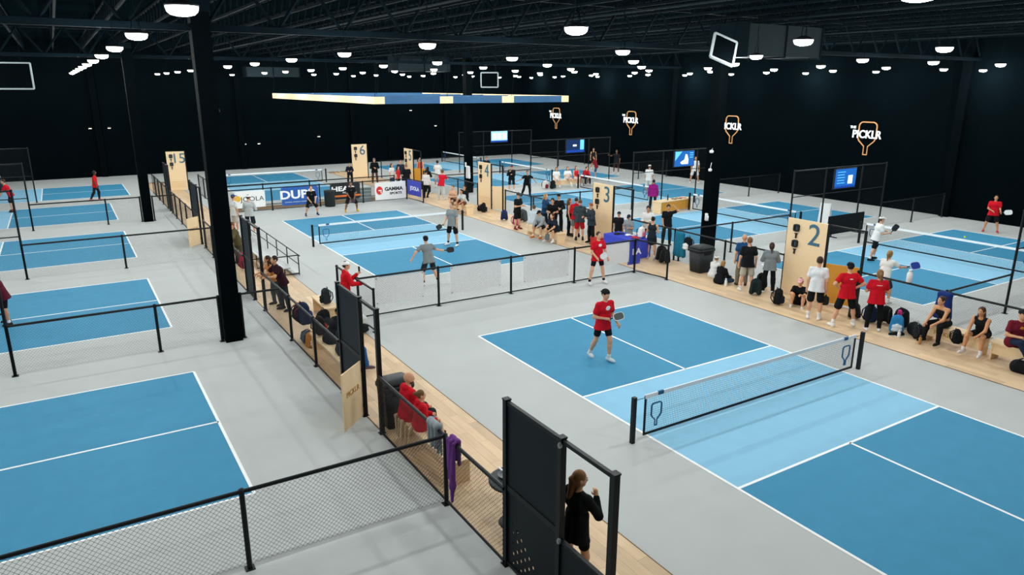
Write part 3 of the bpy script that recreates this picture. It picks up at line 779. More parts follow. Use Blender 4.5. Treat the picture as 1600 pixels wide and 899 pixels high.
# pose: lean (fwd), side, twist, hip z or None, legs [(thigh),(shin)] L,R ; arms [(upper),(fore)] L,R ; x of the left side is negative
POSES = {
 'stand': dict(lean=.03, L=[(-.07, .02, -1), (-.02, -.03, -1)], R=[(.09, .05, -1), (.03, -.06, -1)], AL=[(-.2, -.05, -1), (-.05, .2, -1)], AR=[(.2, -.05, -1), (.05, .25, -1)]),
 'wide': dict(lean=.03, L=[(-.24, .03, -1), (-.18, -.04, -1)], R=[(.26, .06, -1), (.18, -.05, -1)], AL=[(-.25, -.05, -1), (-.08, .25, -1)], AR=[(.25, -.05, -1), (.05, .3, -1)]),
 'hips': dict(lean=.02, L=[(-.26, .03, -1), (-.2, -.04, -1)], R=[(.28, .1, -1), (.18, -.02, -1)], AL=[(-.75, -.3, -.75), (.72, .35, -.55)], AR=[(.75, -.3, -.75), (-.72, .35, -.55)]),
 'folded': dict(lean=.05, L=[(-.1, .02, -1), (-.05, -.03, -1)], R=[(.1, .05, -1), (.05, -.05, -1)], AL=[(-.3, .25, -1), (.75, .75, -.05)], AR=[(.3, .25, -1), (-.75, .75, .1)]),
 'phone': dict(lean=.08, hp=-.45, L=[(-.07, .02, -1), (-.02, -.04, -1)], R=[(.09, .05, -1), (.03, -.06, -1)], AL=[(-.2, .15, -1), (.4, 1, .15)], AR=[(.2, .15, -1), (-.4, 1, .2)]),
 'ready': dict(lean=.5, L=[(-.38, .5, -.8), (-.12, -.55, -.9)], R=[(.38, .5, -.8), (.12, -.5, -.9)], AL=[(-.1, .35, -1), (.3, .75, -.65)], AR=[(.1, .35, -1), (-.3, .8, -.6)]),
 'ready2': dict(lean=.2, L=[(-.2, .2, -1), (-.12, -.25, -1)], R=[(.22, .22, -1), (.12, -.22, -1)], AL=[(-.15, .15, -1), (.25, 1, .15)], AR=[(.15, .1, -1), (-.15, 1, .1)]),
 'walk': dict(lean=.08, L=[(-.05, .32, -1), (-.02, -.06, -1)], R=[(.06, -.22, -1), (.03, -.55, -1)], AL=[(-.15, .2, -1), (.1, .9, -.35)], AR=[(.25, -.1, -1), (-.5, .55, -.45)]),
 'reach': dict(lean=.38, L=[(-.2, .3, -1), (-.1, -.35, -1)], R=[(.3, .35, -.9), (.2, -.5, -.9)], AL=[(-.85, -.1, -.6), (-.5, .1, -.85)], AR=[(.75, .3, -.6), (.9, .25, -.25)]),
 'sit': dict(lean=.06, hip=.55, L=[(-.16, 1, -.06), (-.03, .1, -1)], R=[(.16, 1, -.06), (.05, .18, -1)], AL=[(-.12, .2, -1), (.15, 1, -.25)], AR=[(.12, .2, -1), (-.15, 1, -.25)]),
 'sitlean': dict(lean=.5, hip=.55, L=[(-.2, 1, -.05), (-.05, .05, -1)], R=[(.2, 1, -.05), (.05, .12, -1)], AL=[(-.05, .5, -.85), (.25, .8, -.4)], AR=[(.05, .5, -.85), (-.25, .8, -.4)]),
 'sitcross': dict(lean=.12, hip=.55, L=[(-.1, 1, -.02), (-.02, .1, -1)], R=[(-.1, 1, .22), (-.35, .35, -.85)], AL=[(-.3, .25, -1), (.7, .7, -.05)], AR=[(.3, .25, -1), (-.7, .7, .05)]),
 'knees': dict(lean=.22, hip=.11, L=[(-.2, .85, .62), (-.05, .38, -.92)], R=[(.14, .8, .68), (.02, .3, -.95)], AL=[(-.1, .75, -.5), (.25, .9, .25)], AR=[(.1, .75, -.5), (-.25, .9, .25)]),
 'crosslegs': dict(lean=.3, hip=.11, L=[(-.75, .75, .1), (.85, .45, -.12)], R=[(.75, .75, .1), (-.85, .5, -.05)], AL=[(-.2, .35, -1), (.3, 1, -.2)], AR=[(.2, .35, -1), (-.3, 1, -.2)]),
 'railing': dict(lean=.32, L=[(-.1, -.05, -1), (-.05, -.12, -1)], R=[(.12, .05, -1), (.05, -.1, -1)], AL=[(-.25, .65, -.75), (.45, .9, -.05)], AR=[(.25, .65, -.75), (-.5, .85, -.02)]),
 'bend': dict(lean=.75, L=[(-.1, .1, -1), (-.05, -.1, -1)], R=[(.14, .25, -1), (.05, -.2, -1)], AL=[(-.1, .5, -.9), (.1, .6, -.8)], AR=[(.1, .5, -.9), (-.1, .6, -.8)]),
 'headhand': dict(lean=.06, hp=-.4, L=[(-.08, .02, -1), (-.03, -.04, -1)], R=[(.1, .05, -1), (.04, -.05, -1)], AL=[(-.8, .45, .35), (.72, -.1, .7)], AR=[(.15, .1, -1), (-.1, .5, -.9)]),
 'face': dict(lean=.04, L=[(-.1, .0, -1), (-.04, -.04, -1)], R=[(.12, .1, -1), (.04, -.1, -1)], AL=[(.0, .3, -1), (.6, .7, .3)], AR=[(.3, .4, -.8), (-.5, .3, .85)]),
 'mic': dict(lean=.1, L=[(-.1, .0, -1), (-.04, -.04, -1)], R=[(.12, .1, -1), (.04, -.1, -1)], AL=[(-.2, .45, -.85), (.1, .75, .65)], AR=[(.2, .5, -.85), (.1, 1, -.02)]),
 'point': dict(lean=.03, L=[(-.12, .02, -1), (-.08, -.03, -1)], R=[(.14, .05, -1), (.08, -.06, -1)], AL=[(-.2, -.05, -1), (-.05, .25, -1)], AR=[(.55, .75, -.2), (.35, .9, .3)]),
}
def uvball(c, r, n=8, m=5):
    v = [(c[0], c[1], c[2]+r[2])]; f = []
    for i in range(1, m):
        t = PI*i/m
        for k in range(n):
            a = 2*PI*k/n; v.append((c[0]+r[0]*math.sin(t)*math.cos(a), c[1]+r[1]*math.sin(t)*math.sin(a), c[2]+r[2]*math.cos(t)))
    v.append((c[0], c[1], c[2]-r[2]))
    for k in range(n): f.append((0, 1+k, 1+(k+1) % n))
    for i in range(m-2):
        for k in range(n):
            a = 1+i*n+k; b = 1+i*n+(k+1) % n; f.append((a, a+n, b+n, b))
    L = len(v)-1
    for k in range(n): f.append((1+(m-2)*n+(k+1) % n, 1+(m-2)*n+k, L))
    return v, f

HANDS = {}
def person(label, x, y, facing, H=1.75, pose='stand', top=('c8102e', 'tee'), bot=('14181c', 'shorts'), hair=('short', '2a1d14'), cap_=None,
           skin='d9a683', shoes='e8e8e6', socks='eeeeee', hy=0.0, hp=None, prt=None, key=None, z=.011, mod=None, seat=None, fat=1.0, group=None, long_socks=.0):
    P = dict(POSES[pose]); P.update(mod or {})
    s = H/1.75
    dist = math.hypot(x-CAM[0], y-CAM[1])
    h = (.0125 if dist < 15 else .0165 if dist < 24 else .021 if dist < 34 else .026)*s
    tl, sl_ = .43*s, .41*s; ank = .085*s
    legs = {k: (nrm(P[k][0]), nrm(P[k][1])) for k in 'LR'}
    if P.get('hip') is not None:
        pz = P['hip'] if seat is None else seat+.1*s
    else:
        pz = ank+max(-(legs[k][0][2]*tl+legs[k][1][2]*sl_) for k in 'LR')
    Pv = np.array([0, 0, pz]); U = nrm([math.sin(P.get('side', 0)), math.sin(P['lean']), math.cos(P['lean'])])
    tw = P.get('twist', 0); R = nrm([math.cos(tw), math.sin(tw), 0]); R = nrm(R-U*(R@U)); Fw = np.cross(U, R)
    hip = {'L': Pv+np.array([-.095*s, 0, 0]), 'R': Pv+np.array([.095*s, 0, 0])}
    knee = {k: hip[k]+legs[k][0]*tl for k in 'LR'}; ankl = {k: knee[k]+legs[k][1]*sl_ for k in 'LR'}
    waist = Pv+U*.17*s; chest = Pv+U*.36*s; nb = Pv+U*.50*s
    sh = {'L': Pv+U*.458*s-R*.172*s*fat**.4, 'R': Pv+U*.458*s+R*.172*s*fat**.4}
    arm = {'L': (nrm(P['AL'][0]), nrm(P['AL'][1])), 'R': (nrm(P['AR'][0]), nrm(P['AR'][1]))}
    elb = {k: sh[k]+arm[k][0]*.29*s for k in 'LR'}; wri = {k: elb[k]+arm[k][1]*.25*s for k in 'LR'}
    hu = nrm(U*.45+np.array([0, 0, .55])+Fw*.05); hc = nb+hu*.195*s
    hpp = P.get('hp', 0) if hp is None else hp
    yaw = hy
    hf = nrm([-math.sin(yaw)*math.cos(hpp), math.cos(yaw)*math.cos(hpp), math.sin(hpp)]); hr = nrm(np.cross(hf, [0, 0, 1])); hup = np.cross(hr, hf)
    HR = np.stack([hr, hf, hup], 1)
    def hp_(a, b, c): return hc+HR@(np.array([a, b, c])*s)
    f_ = fat
    # ---- body
    B = [cap(Pv-R*.055*s, Pv+R*.055*s, .105*s*f_), cap(Pv, waist, .105*s*f_, .098*s*f_), cap(waist-R*.035*s, waist+R*.035*s, .095*s*f_), cap(waist, chest, .098*s*f_, .105*s*f_),
         cap(chest-R*.075*s, chest+R*.075*s, .105*s*f_), cap(sh['L'], sh['R'], .056*s), cap(sh['L']*.6+sh['R']*.4+U*.015*s, nb, .05*s), cap(sh['R']*.6+sh['L']*.4+U*.015*s, nb, .05*s), cap(nb, nb+hu*.09*s, .052*s, .048*s)]
    for k in 'LR':
        g = 1 if k == 'R' else -1
        B += [cap(hip[k], knee[k], .083*s*f_, .055*s), cap(knee[k], knee[k]+legs[k][1]*.14*s-nrm([0, 1, 0])*.012*s, .054*s, .056*s), cap(knee[k]+legs[k][1]*.12*s, ankl[k], .053*s, .036*s),
              cap(sh[k], elb[k], .05*s*f_, .04*s), cap(elb[k], wri[k], .041*s, .027*s), cap(wri[k]+arm[k][1]*.02*s, wri[k]+arm[k][1]*.075*s, .03*s, .034*s)]
        ft = nrm([g*.18+P.get('toe', 0), 1, 0]) if P.get('hip', 1) is None or True else None
        B += [cap(ankl[k]-np.array([0, 0, .03*s]), ankl[k]+ft*.1*s-np.array([0, 0, .045*s]), .034*s, .03*s)]
    B += [ell(hp_(0, 0, .015), np.array([.074, .094, .1])*s, HR), ell(hp_(0, .022, -.045), np.array([.058, .07, .07])*s, HR), cap(hp_(0, .095, .0), hp_(0, .108, -.025), .011*s, .015*s),
          ell(hp_(-.077, -.005, -.01), np.array([.012, .02, .032])*s, HR), ell(hp_(.077, -.005, -.01), np.array([.012, .02, .032])*s, HR), ell(hp_(0, .07, -.085), np.array([.025, .022, .02])*s, HR)]
    V, Q = sdf_mesh(B, h, .028*s)
    ev, ef, em = [], [], []
    def addball(c, r, mi):
        v, f = uvball(c, r); n0 = len(ev); ev.extend(v); ef.extend([tuple(i+n0 for i in q) for q in f]); em.extend([mi]*len(f))
    for sx in (-1, 1):
        addball(hp_(sx*.03, .088, .005), (.011*s,)*3, 1); addball(hp_(sx*.03, .0965, .005), (.005*s,)*3, 2); addball(hp_(sx*.03, .091, .027), (.015*s, .008*s, .004*s), 2)
    addball(hp_(0, .09, -.055), (.02*s, .01*s, .006*s), 3)
    for k in 'LR':   # fingers, rooted in the palm and curled
        g = 1 if k == 'R' else -1
        d = arm[k][1]; side = nrm(np.cross(d, [0, 0, 1])+1e-4*np.array([1, 0, 0])); cn = nrm(np.cross(side, d))
        curl = P.get('curl', .8); inw = -g
        for q, (o_, ln) in enumerate(((-.022, .07), (-.008, .08), (.007, .075), (.021, .06))):
            p0 = wri[k]+d*.075*s+side*o_*s
            pts = [p0]; dd = d.copy()
            for t in range(3):
                a = curl*.75; dd = nrm(dd*math.cos(a)-cn*math.sin(a)); pts.append(pts[-1]+dd*ln*s/3)
            b = MB().tube([tuple(p) for p in pts], [.010*s, .0095*s, .009*s, .0065*s], 6)
            n0 = len(ev); ev.extend(b.v); ef.extend([tuple(i+n0 for i in fc) for fc in b.f]); em.extend([0]*len(b.f))
        p0 = wri[k]+d*.03*s+side*inw*.024*s
        p1 = p0+nrm(d*.6+side*inw*.8-cn*.3)*.035*s; p2 = p1+nrm(d-cn*.5)*.03*s
        b = MB().tube([tuple(p0), tuple(p1), tuple(p2)], [.013*s, .011*s, .008*s], 6)
        n0 = len(ev); ev.extend(b.v); ef.extend([tuple(i+n0 for i in fc) for fc in b.f]); em.extend([0]*len(b.f))
    me = np_mesh('person', V, Q, [skinm(skin), mat('eye_white', 'e8e6e2', .3), mat('eye_dark', '1c1410', .4), mat('lips', 'a8625a', .5)], (ev, ef, em))
    rz = math.radians(facing)-PI/2
    o = add('person', me, None, (x, y, z), (0, 0, rz), label=label, cat='person', group=group)
    def part(name, prims, m, k=.025, lab=None):
        v, q = sdf_mesh(prims, h, k*s)
        if len(q): add(name, np_mesh(name, v, q, [m]), o, label=lab)
    # ---- top
    col, ty = top; m = fabric(col)
    inf = {'tee': .022, 'tank': .012, 'long': .02, 'hoodie': .032, 'dress': .02, 'polo': .02, 'jacket': .034, 'bra': .012}[ty]*s
    hem = {'tee': .13, 'tank': .06, 'long': .1, 'hoodie': .12, 'dress': .2, 'polo': .1, 'jacket': .14, 'bra': -.2}[ty]*s
    low = Pv-U*(hem+.02*s) if P.get('hip') is None else Pv-U*.02*s
    ww = .085 if ty in ('tee', 'hoodie', 'jacket', 'polo', 'long', 'dress') else .07
    T = [cap(low-R*ww*s, low+R*ww*s, .118*s*f_+inf), cap(low-R*ww*.8*s, waist-R*ww*.65*s, .118*s*f_+inf, .098*s*f_+inf), cap(low+R*ww*.8*s, waist+R*ww*.65*s, .118*s*f_+inf, .098*s*f_+inf), cap(waist-R*ww*.65*s, waist+R*ww*.65*s, .096*s*f_+inf), cap(waist, chest, .1*s*f_+inf, .106*s*f_+inf),
         cap(chest-R*.075*s, chest+R*.075*s, .106*s*f_+inf)]
    if P.get('hip') is None: T += [plane(-U, -((Pv-U*hem)@U))]
    elif ty == 'bra': T += [plane(-U, -((Pv-U*hem)@U))]
    if ty == 'bra': T += [cap(chest-R*.09*s+U*.1*s, chest-R*.05*s, .03*s), cap(chest+R*.09*s+U*.1*s, chest+R*.05*s, .03*s)]
    elif ty == 'tank': T += [cap(sh['L']+R*.05*s, sh['R']-R*.05*s, .058*s+inf*.6)]
    else:
        T += [cap(sh['L'], sh['R'], .056*s+inf*.6), cap(sh['L']*.6+sh['R']*.4+U*.015*s, nb-U*.02*s, .054*s+inf*.4), cap(sh['R']*.6+sh['L']*.4+U*.015*s, nb-U*.02*s, .054*s+inf*.4)]
        for k in 'LR':
            if ty in ('tee', 'polo'): T += [cap(sh[k], sh[k]+arm[k][0]*.17*s, .051*s*f_+inf*.55, .05*s+inf*.95)]
            else: T += [cap(sh[k], elb[k], .053*s*f_+inf*.7, .044*s+inf*.8), cap(elb[k], wri[k]-arm[k][1]*.015*s, .044*s+inf*.8, .03*s+inf*.7)]
    if ty in ('hoodie', 'jacket'): T += [ell(nb-Fw*.06*s+U*.02*s, np.array([.095, .06, .06])*s, np.stack([R, Fw, U], 1))]
    if ty == 'polo': T += [cap(nb-R*.03*s+U*.02*s, nb+R*.03*s+U*.02*s, .05*s)]
    part({'dress': 'dress', 'hoodie': 'hoodie', 'jacket': 'jacket', 'tank': 'tank_top', 'bra': 'crop_top'}.get(ty, 'shirt'), T, m)
    if prt:
        pc, where, (pw, ph) = prt
        sg = 1 if where == 'front' else -1
        c0 = chest+U*.035*s+Fw*sg*(.106*s*f_+inf+.001)
        part('print', [ell(c0, np.array([pw, .012, ph])*s, np.stack([R, Fw, U], 1))], fabric(pc), .01)
    # ---- bottom
    if bot:
        col, ty = bot; m = fabric(col); inf = {'shorts': .034, 'trunks': .026, 'pants': .024, 'leggings': .016, 'skirt': .02, 'tights': .014}[ty]*s
        Bt = [cap(Pv-R*.055*s, Pv+R*.055*s, .108*s*f_), cap(Pv, Pv+U*.1*s, .108*s*f_, .102*s*f_)]
        if ty == 'skirt':
            mid = (knee['L']+knee['R'])/2-Pv
            Bt += [cap(Pv, Pv+mid*.45, .12*s*f_, .165*s*f_), cap(hip['L'], hip['L']+(knee['L']-hip['L'])*.5, .1*s, .1*s), cap(hip['R'], hip['R']+(knee['R']-hip['R'])*.5, .1*s, .1*s)]
        for k in 'LR':
            fr = {'shorts': .84, 'tights': .8, 'trunks': .62}.get(ty, 1.0)
            if ty != 'skirt': Bt += [cap(hip[k], hip[k]+(knee[k]-hip[k])*fr, .088*s*f_, .058*s+inf*(1.15 if ty == 'shorts' else .8))]
            if ty in ('pants', 'leggings'): Bt += [cap(knee[k], knee[k]+legs[k][1]*.14*s-nrm([0, 1, 0])*.012*s, .06*s+inf*.7, .06*s+inf*.7), cap(knee[k], ankl[k]+(knee[k]-ankl[k])*.06, .058*s+inf*.7, .04*s+inf*.9)]
        part('pants' if ty in ('pants', 'leggings') else ('skirt' if ty == 'skirt' else 'shorts'), Bt, m)
    # ---- socks and shoes
    for k in 'LR':
        g = 1 if k == 'R' else -1
        ft = nrm([g*.18, 1, 0]); up = np.array([0, 0, 1.0]); a = ankl[k]
        if P.get('hip') is not None and pose == 'crosslegs': ft = nrm([-g*.9, .3, 0])
        if socks and not (bot and bot[1] == 'pants'):
            part('sock', [cap(a+(knee[k]-a)*.02, a+(knee[k]-a)*(.16+long_socks), .043*s, .047*s+long_socks*.02)], fabric(socks), .01)
        if shoes:
            sole = a[2]-ank+.001
            part('shoe', [cap(a-ft*.045*s-up*.042*s, a+ft*.1*s-up*.05*s, .044*s, .042*s), cap(a+ft*.1*s-up*.05*s, a+ft*.165*s-up*.056*s, .044*s, .033*s), cap(a-ft*.02*s-up*.02*s, a-up*.0*s, .045*s, .043*s), plane(-up, -sole)], fabric(shoes), .02)
    # ---- hair and cap
    st, hcq = hair
    face_cut = cut(ell(hp_(0, .115, -.045), np.array([.082, .095, .115])*s, HR))
    if st not in ('bald',):
        Hh = [ell(hp_(0, -.014, .022), np.array([.085, .1, .106])*s, HR)]
        if st in ('long', 'pony', 'half', 'bob'): Hh += [ell(hp_(0, -.04, -.03), np.array([.08, .07, .1])*s, HR)]
        Hh += [face_cut]
        if st == 'short': Hh += [plane(-hup, -(hc@hup-.055*s))]
        if st == 'long': Hh += [cap(hp_(0, -.07, -.02), hp_(0, -.10, -.2), .07*s, .06*s), cap(hp_(0, -.10, -.18), hp_(.0, -.10, -.33), .06*s, .03*s), cap(hp_(-.06, -.02, -.03), hp_(-.075, .0, -.2), .03*s, .025*s), cap(hp_(.06, -.02, -.03), hp_(.075, 0, -.2), .03*s, .025*s)]
        if st == 'bob': Hh += [cap(hp_(-.055, -.04, -.04), hp_(-.06, -.04, -.14), .045*s, .035*s), cap(hp_(.055, -.04, -.04), hp_(.06, -.04, -.14), .045*s, .035*s)]
        if st == 'pony': Hh += [cap(hp_(0, -.1, .03), hp_(0, -.15, .0), .03*s, .035*s), cap(hp_(0, -.15, .0), hp_(.01, -.15, -.22), .036*s, .014*s)]
        if st == 'half': Hh += [cap(hp_(0, -.09, .02), hp_(0, -.12, -.0), .03*s, .035*s), cap(hp_(0, -.08, -.03), hp_(0, -.11, -.27), .065*s, .035*s)]
        if st == 'bun': Hh += [ell(hp_(0, -.13, .05), np.array([.045]*3)*s)]
        part('hair', Hh, hairm(hcq), .02)
    else:
        part('beard', [ell(hp_(0, .03, -.075), np.array([.06, .068, .05])*s, HR), cut(ell(hp_(0, .09, -.02), np.array([.06, .05, .045])*s, HR)), plane(hup, hc@hup-.045*s)], hairm(hcq), .01) if hcq else None
    if cap_:
        cc, cd = cap_
        Cp = [ell(hp_(0, -.008, .035), np.array([.09, .108, .09])*s, HR), plane(-hup, -(hc@hup+.028*s))]
        Cp += [ell(hp_(0, cd*(.115 if cd > 0 else .1), .04 if cd > 0 else .03), np.array([.07, .08 if cd > 0 else .05, .014])*s, HR)]
        part('cap', Cp, fabric(cc), .008)
    # hands in world space
    Mw = Matrix.Translation((x, y, z)) @ Matrix.Rotation(rz, 4, 'Z')
    if key:
        for k in 'LR':
            HANDS[key+k] = (Mw @ Vector(wri[k]+arm[k][1]*.085*s), (Mw.to_3x3() @ Vector(arm[k][1])), Mw)
    return o

PADM = {}
def paddle(label, pos, dirv, face_hex, edge_hex, face_n=(0, -1, .3), sc_=1.0):
    # handle starts in the hand and points along dirv
    zc = (0.25, .36)
    k = (face_hex, edge_hex)
    if k not in PADM:
        out = [(x, z) for (x, z) in paddle_outline(.2, .2)][:14]
        head = [(px*1.0, pz) for px, pz in out]
        ang = [2*PI*i/20 for i in range(20)]
        se = lambda c, e: math.copysign(abs(c)**e, c)
        o_ = [(.1*se(math.cos(a), .55), .25+.135*se(math.sin(a), .6)) for a in ang]
        i_ = [(.088*se(math.cos(a), .55), .25+.122*se(math.sin(a), .6)) for a in ang]
        PADM[k] = (MB().extr(i_, -.007, .007).mesh('face', mat('paddle_'+face_hex, face_hex, .6, 'noise', 30, .1)),
                   MB().ring(o_, i_, -.009, .009).extr([(-.02, .09), (.02, .09), (.035, .13), (-.035, .13)], -.008, .008).mesh('edge_guard', mat('paddle_'+edge_hex, edge_hex, .5)),
                   MB().tube([(0, 0, -.05), (0, 0, .1)], [.016, .016], 8).mesh('grip', mat('grip_dark', '23282c', .8, 'noise', 50, .15)))
    e = empty('paddle', tuple(pos), label=label, cat='paddle', group='pickleball paddles')
    zv = Vector(dirv).normalized(); yv = Vector(face_n); yv = (yv-zv*yv.dot(zv)).normalized(); xv = yv.cross(zv)
    e.rotation_mode = 'QUATERNION'; e.rotation_quaternion = Matrix((xv, yv, zv)).transposed().to_quaternion(); e.scale = (sc_,)*3
    for nm, me in zip(('face', 'edge_guard', 'grip'), PADM[k]): add(nm, me, e)
    return e
# ------------------------------------------------------------------ furniture and bags
def bench(label, p0, p1, H=.46, depth=.4, letters=None, m=None, group='light ply benches'):
    a, b_ = Vector((*p0, .011)), Vector((*p1, .011)); d = b_-a; L = d.length
    m = m or M_PLY
    e = empty('bench', tuple(a), math.atan2(d.y, d.x), label=label, cat='bench', group=group)
    MB().bbox(0, L, -depth/2, depth/2, H-.04, H).build('seat', m, e)
    for x in (.06, L-.1): MB().bbox(x, x+.04, -depth/2+.02, depth/2-.02, 0, H-.04).build('end_panel', m, e)
    MB().bbox(.1, L-.1, -.02, .02, H-.22, H-.04).build('stretcher', m, e)
    MB().bbox(.1, L-.1, -depth/2+.03, -depth/2+.05, H-.3, H-.04).build('apron', m, e)
    if letters: text(letters, .16, mat('engraving', 'b07c35', .6), e, (L*.35, -depth/2+.026, H-.17), (PI/2, 0, 0))
    return e
def trash_bin(label, x, y, H=.95, w_=.62, d=.55, z=.011, rz=0):
    e = empty('trash_bin', (x, y, z), rz, label=label, cat='bin')
    b = MB(); n0 = 0
    prof = [(.82, 0), (.86, .03), (1.0, H*.86), (1.0, H*.87)]
    def sq(s_, zz, r=.25, n=6):
        pts = []
        for cx, cy, a0 in ((1, 1, 0), (-1, 1, PI/2), (-1, -1, PI), (1, -1, 1.5*PI)):
            for i in range(n+1):
                a = a0+PI/2*i/n; pts.append(((cx*(1-r)+r*math.cos(a))*w_/2*s_, (cy*(1-r)+r*math.sin(a))*d/2*s_, zz))
        return pts
    def loft(rings, name, m, par=e):
        b = MB(); n = len(rings[0])
        for rg in rings: b.v += rg
        for i in range(len(rings)-1):
            for k in range(n): b.f.append((i*n+k, i*n+(k+1) % n, (i+1)*n+(k+1) % n, (i+1)*n+k))
        b.f.append(tuple(reversed(range(n)))); b.f.append(tuple((len(rings)-1)*n+k for k in range(n)))
        return b.build(name, m, par, True)
    loft([sq(.8, 0), sq(.86, .03), sq(1.0, H*.84)], 'body', M_RUBBER)
    loft([sq(1.06, H*.82), sq(1.07, H*.84), sq(1.07, H*.9), sq(1.0, H*.9)], 'rim', M_RUBBER)
    loft([sq(1.02, H*.9), sq(1.0, H*.95), sq(.8, H), sq(.5, H*1.02)], 'lid', M_RUBBER)
    MB().bbox(-w_*.25, w_*.25, -d/2*1.09, -d/2*1.0, H*.72, H*.78).build('handle', M_BLACK, e)
    return e
def sdf_part(name, prims, m, parent, h=.014, k=.03, **kw):
    v, q = sdf_mesh(prims, h, k); return add(name, np_mesh(name, v, q, [m]), parent, **kw)
BPK = {}
def backpack(label, x, y, z=.011, rz=0.0, c1='15191d', c2='2a3036', tilt=0.0, s=1.0, roll=0.0, name='backpack'):
    for w_, n_ in (('tote', 'tote_bag'), ('shopping', 'shopping_bag'), ('cooler bag on', 'cooler_bag'), ('stroller', 'stroller_bag'), ('suitcase', 'suitcase'), ('rucksack', 'rucksack'), ('racket', 'racket_bag'), ('bag', 'sports_bag')):
        if w_ in label and 'backpack' not in label: name = n_; break
    e = empty(name, (x, y, z), rz, label=label, cat='bag'); e.rotation_euler = (tilt, roll, rz); e.scale = (s,)*3
    if 'b' not in BPK:
        BPK['b'] = np_mesh('bag_body', *sdf_mesh([cap((sx*.11, sy*.05, .1), (sx*.09, sy*.045, .4), .075, .06) for sx in (-1, 1) for sy in (-1, 1)]+[cap((-.05, 0, .44), (.05, 0, .44), .07), cap((0, 0, .2), (0, 0, .4), .1), plane((0, 0, -1), 0)], .016, .05), [M_WHITE])
        BPK['p'] = np_mesh('pocket', *sdf_mesh([cap((-.08, -.13, .12), (.08, -.13, .12), .055), cap((-.08, -.13, .22), (.08, -.13, .22), .05), cap((0, -.13, .1), (0, -.13, .25), .055)], .016, .04), [M_WHITE])
        BPK['s'] = MB().tube([(-.08, .1, .44), (-.09, .19, .36), (-.1, .2, .2), (-.11, .12, .08)], .018, 6).tube([(.08, .1, .44), (.09, .19, .36), (.1, .2, .2), (.11, .12, .08)], .018, 6).mesh('strap', M_RUBBER, True)
        BPK['h'] = MB().tube([(-.04, .06, .49), (-.03, .06, .54), (.03, .06, .54), (.04, .06, .49)], .011, 6).mesh('grab_handle', M_RUBBER, True)
    for nm, kk, c in (('bag_body', 'b', c1), ('pocket', 'p', c2)):
        me = BPK[kk].copy(); me.materials.clear(); me.materials.append(fabric(c)); add(nm, me, e)
    add('strap', BPK['s'], e); add('grab_handle', BPK['h'], e)
    return e
def duffel(label, x, y, z=.011, rz=0.0, c1='15191d', L=.55, r=.14, c2='2c3338'):
    e = empty('duffel_bag', (x, y, z), rz, label=label, cat='bag')
    sdf_part('bag_body', [cap((-L/2+r, 0, r*.95), (L/2-r, 0, r*.95), r), cap((-L/2+r, 0, r*.6), (L/2-r, 0, r*.6), r*.95), plane((0, 0, -1), 0)], fabric(c1), e, .018, .04)
    for sx in (-.3, .3): MB().tube([(sx*L, -r*1.02, r*.5), (sx*L, -r*.7, r*1.75), (sx*L*.4, -.02, r*2.3), (sx*L*.4, .02, r*2.3), (sx*L, r*.7, r*1.75), (sx*L, r*1.02, r*.5)], .012, 6).build('handle', fabric(c2), e, True)
    return e
def bottle(label, x, y, z, H=.26, c='e9edee', capc='20252a', r=.037, name='bottle'):
    e = empty(name, (x, y, z), label=label, cat='bottle')
    MB().lathe([(r*.9, 0), (r, .01), (r, H*.68), (r*.55, H*.82), (r*.5, H*.86), (.0, H*.86)], 12).build('bottle_body', mat('bottle_'+c, c, .35, 'noise', 20, .05), e, True)
    MB().lathe([(r*.6, H*.84), (r*.62, H), (0, H)], 10).build('bottle_cap', mat('bcap_'+capc, capc, .5), e, True)
    return e

# --- left walkway, near
bench('ply bench under the bald man and the child', (-6.92, .35), (-6.92, 2.55), .45, .42)
th = empty('throw_blanket', (-6.95, 2.2, .462), label='cream knitted throw hanging over the bench behind the bald man', cat='blanket')
sdf_part('cloth', [cap((-.2, -.35, .01), (.15, -.35, .01), .02), cap((-.2, .3, .012), (.15, .3, .012), .02), cap((-.2, 0, .012), (.15, 0, .012), .022), cap((-.235, -.35, 0), (-.26, -.3, -.36), .022, .016), cap((-.235, .3, 0), (-.25, .25, -.36), .022, .016), cap((-.235, 0, 0), (-.255, 0, -.37), .024, .018), cap((-.235, .15, 0), (-.255, .15, -.36), .024, .018), cap((-.235, -.18, 0), (-.255, -.18, -.37), .024, .018)], mat('knit_cream', 'dcc9a6', .95, 'noise', 40, .15, bump=.6), th, .014, .09)
trash_bin('black bin beside the bald man on the oak walkway', -6.95, 3.05, .98, .6, .5)
sf = empty('scarf', (-7.38, -.28, 1.24), label='purple knitted scarf hanging over the near fence rail', cat='scarf')
sdf_part('cloth', [cap((.03, -.1, .03), (.03, .1, .03), .035), cap((-.045, -.1, .0), (-.05, -.05, -.75), .03, .045), cap((-.045, .0, .0), (-.05, .02, -.62), .035, .04), cap((-.045, .09, .0), (-.05, .06, -.45), .03, .03), cap((-.05, -.05, -.7), (-.05, -.02, -1.02), .045, .022), cap((.06, -.08, .0), (.075, -.04, -.4), .03), cap((.06, .06, .0), (.075, .04, -.35), .03)], mat('knit_purple', '6d3a86', .95, 'noise', 45, .18, bump=.7), sf, .013, .05)
tw = empty('towel', (-7.38, .38, 1.24), label='grey towel draped over the fence rail beside the child', cat='towel')
sdf_part('cloth', [cap((0, -.14, .03), (0, .14, .03), .03), cap((-.045, -.13, 0), (-.05, -.12, -.35), .02), cap((-.045, .13, 0), (-.05, .12, -.35), .02), cap((-.045, 0, 0), (-.052, 0, -.37), .022), cap((.045, -.13, 0), (.06, -.12, -.5), .02), cap((.045, .13, 0), (.06, .12, -.5), .02), cap((.045, 0, 0), (.062, 0, -.52), .022)], fabric('8b9499'), tw, .013, .11)
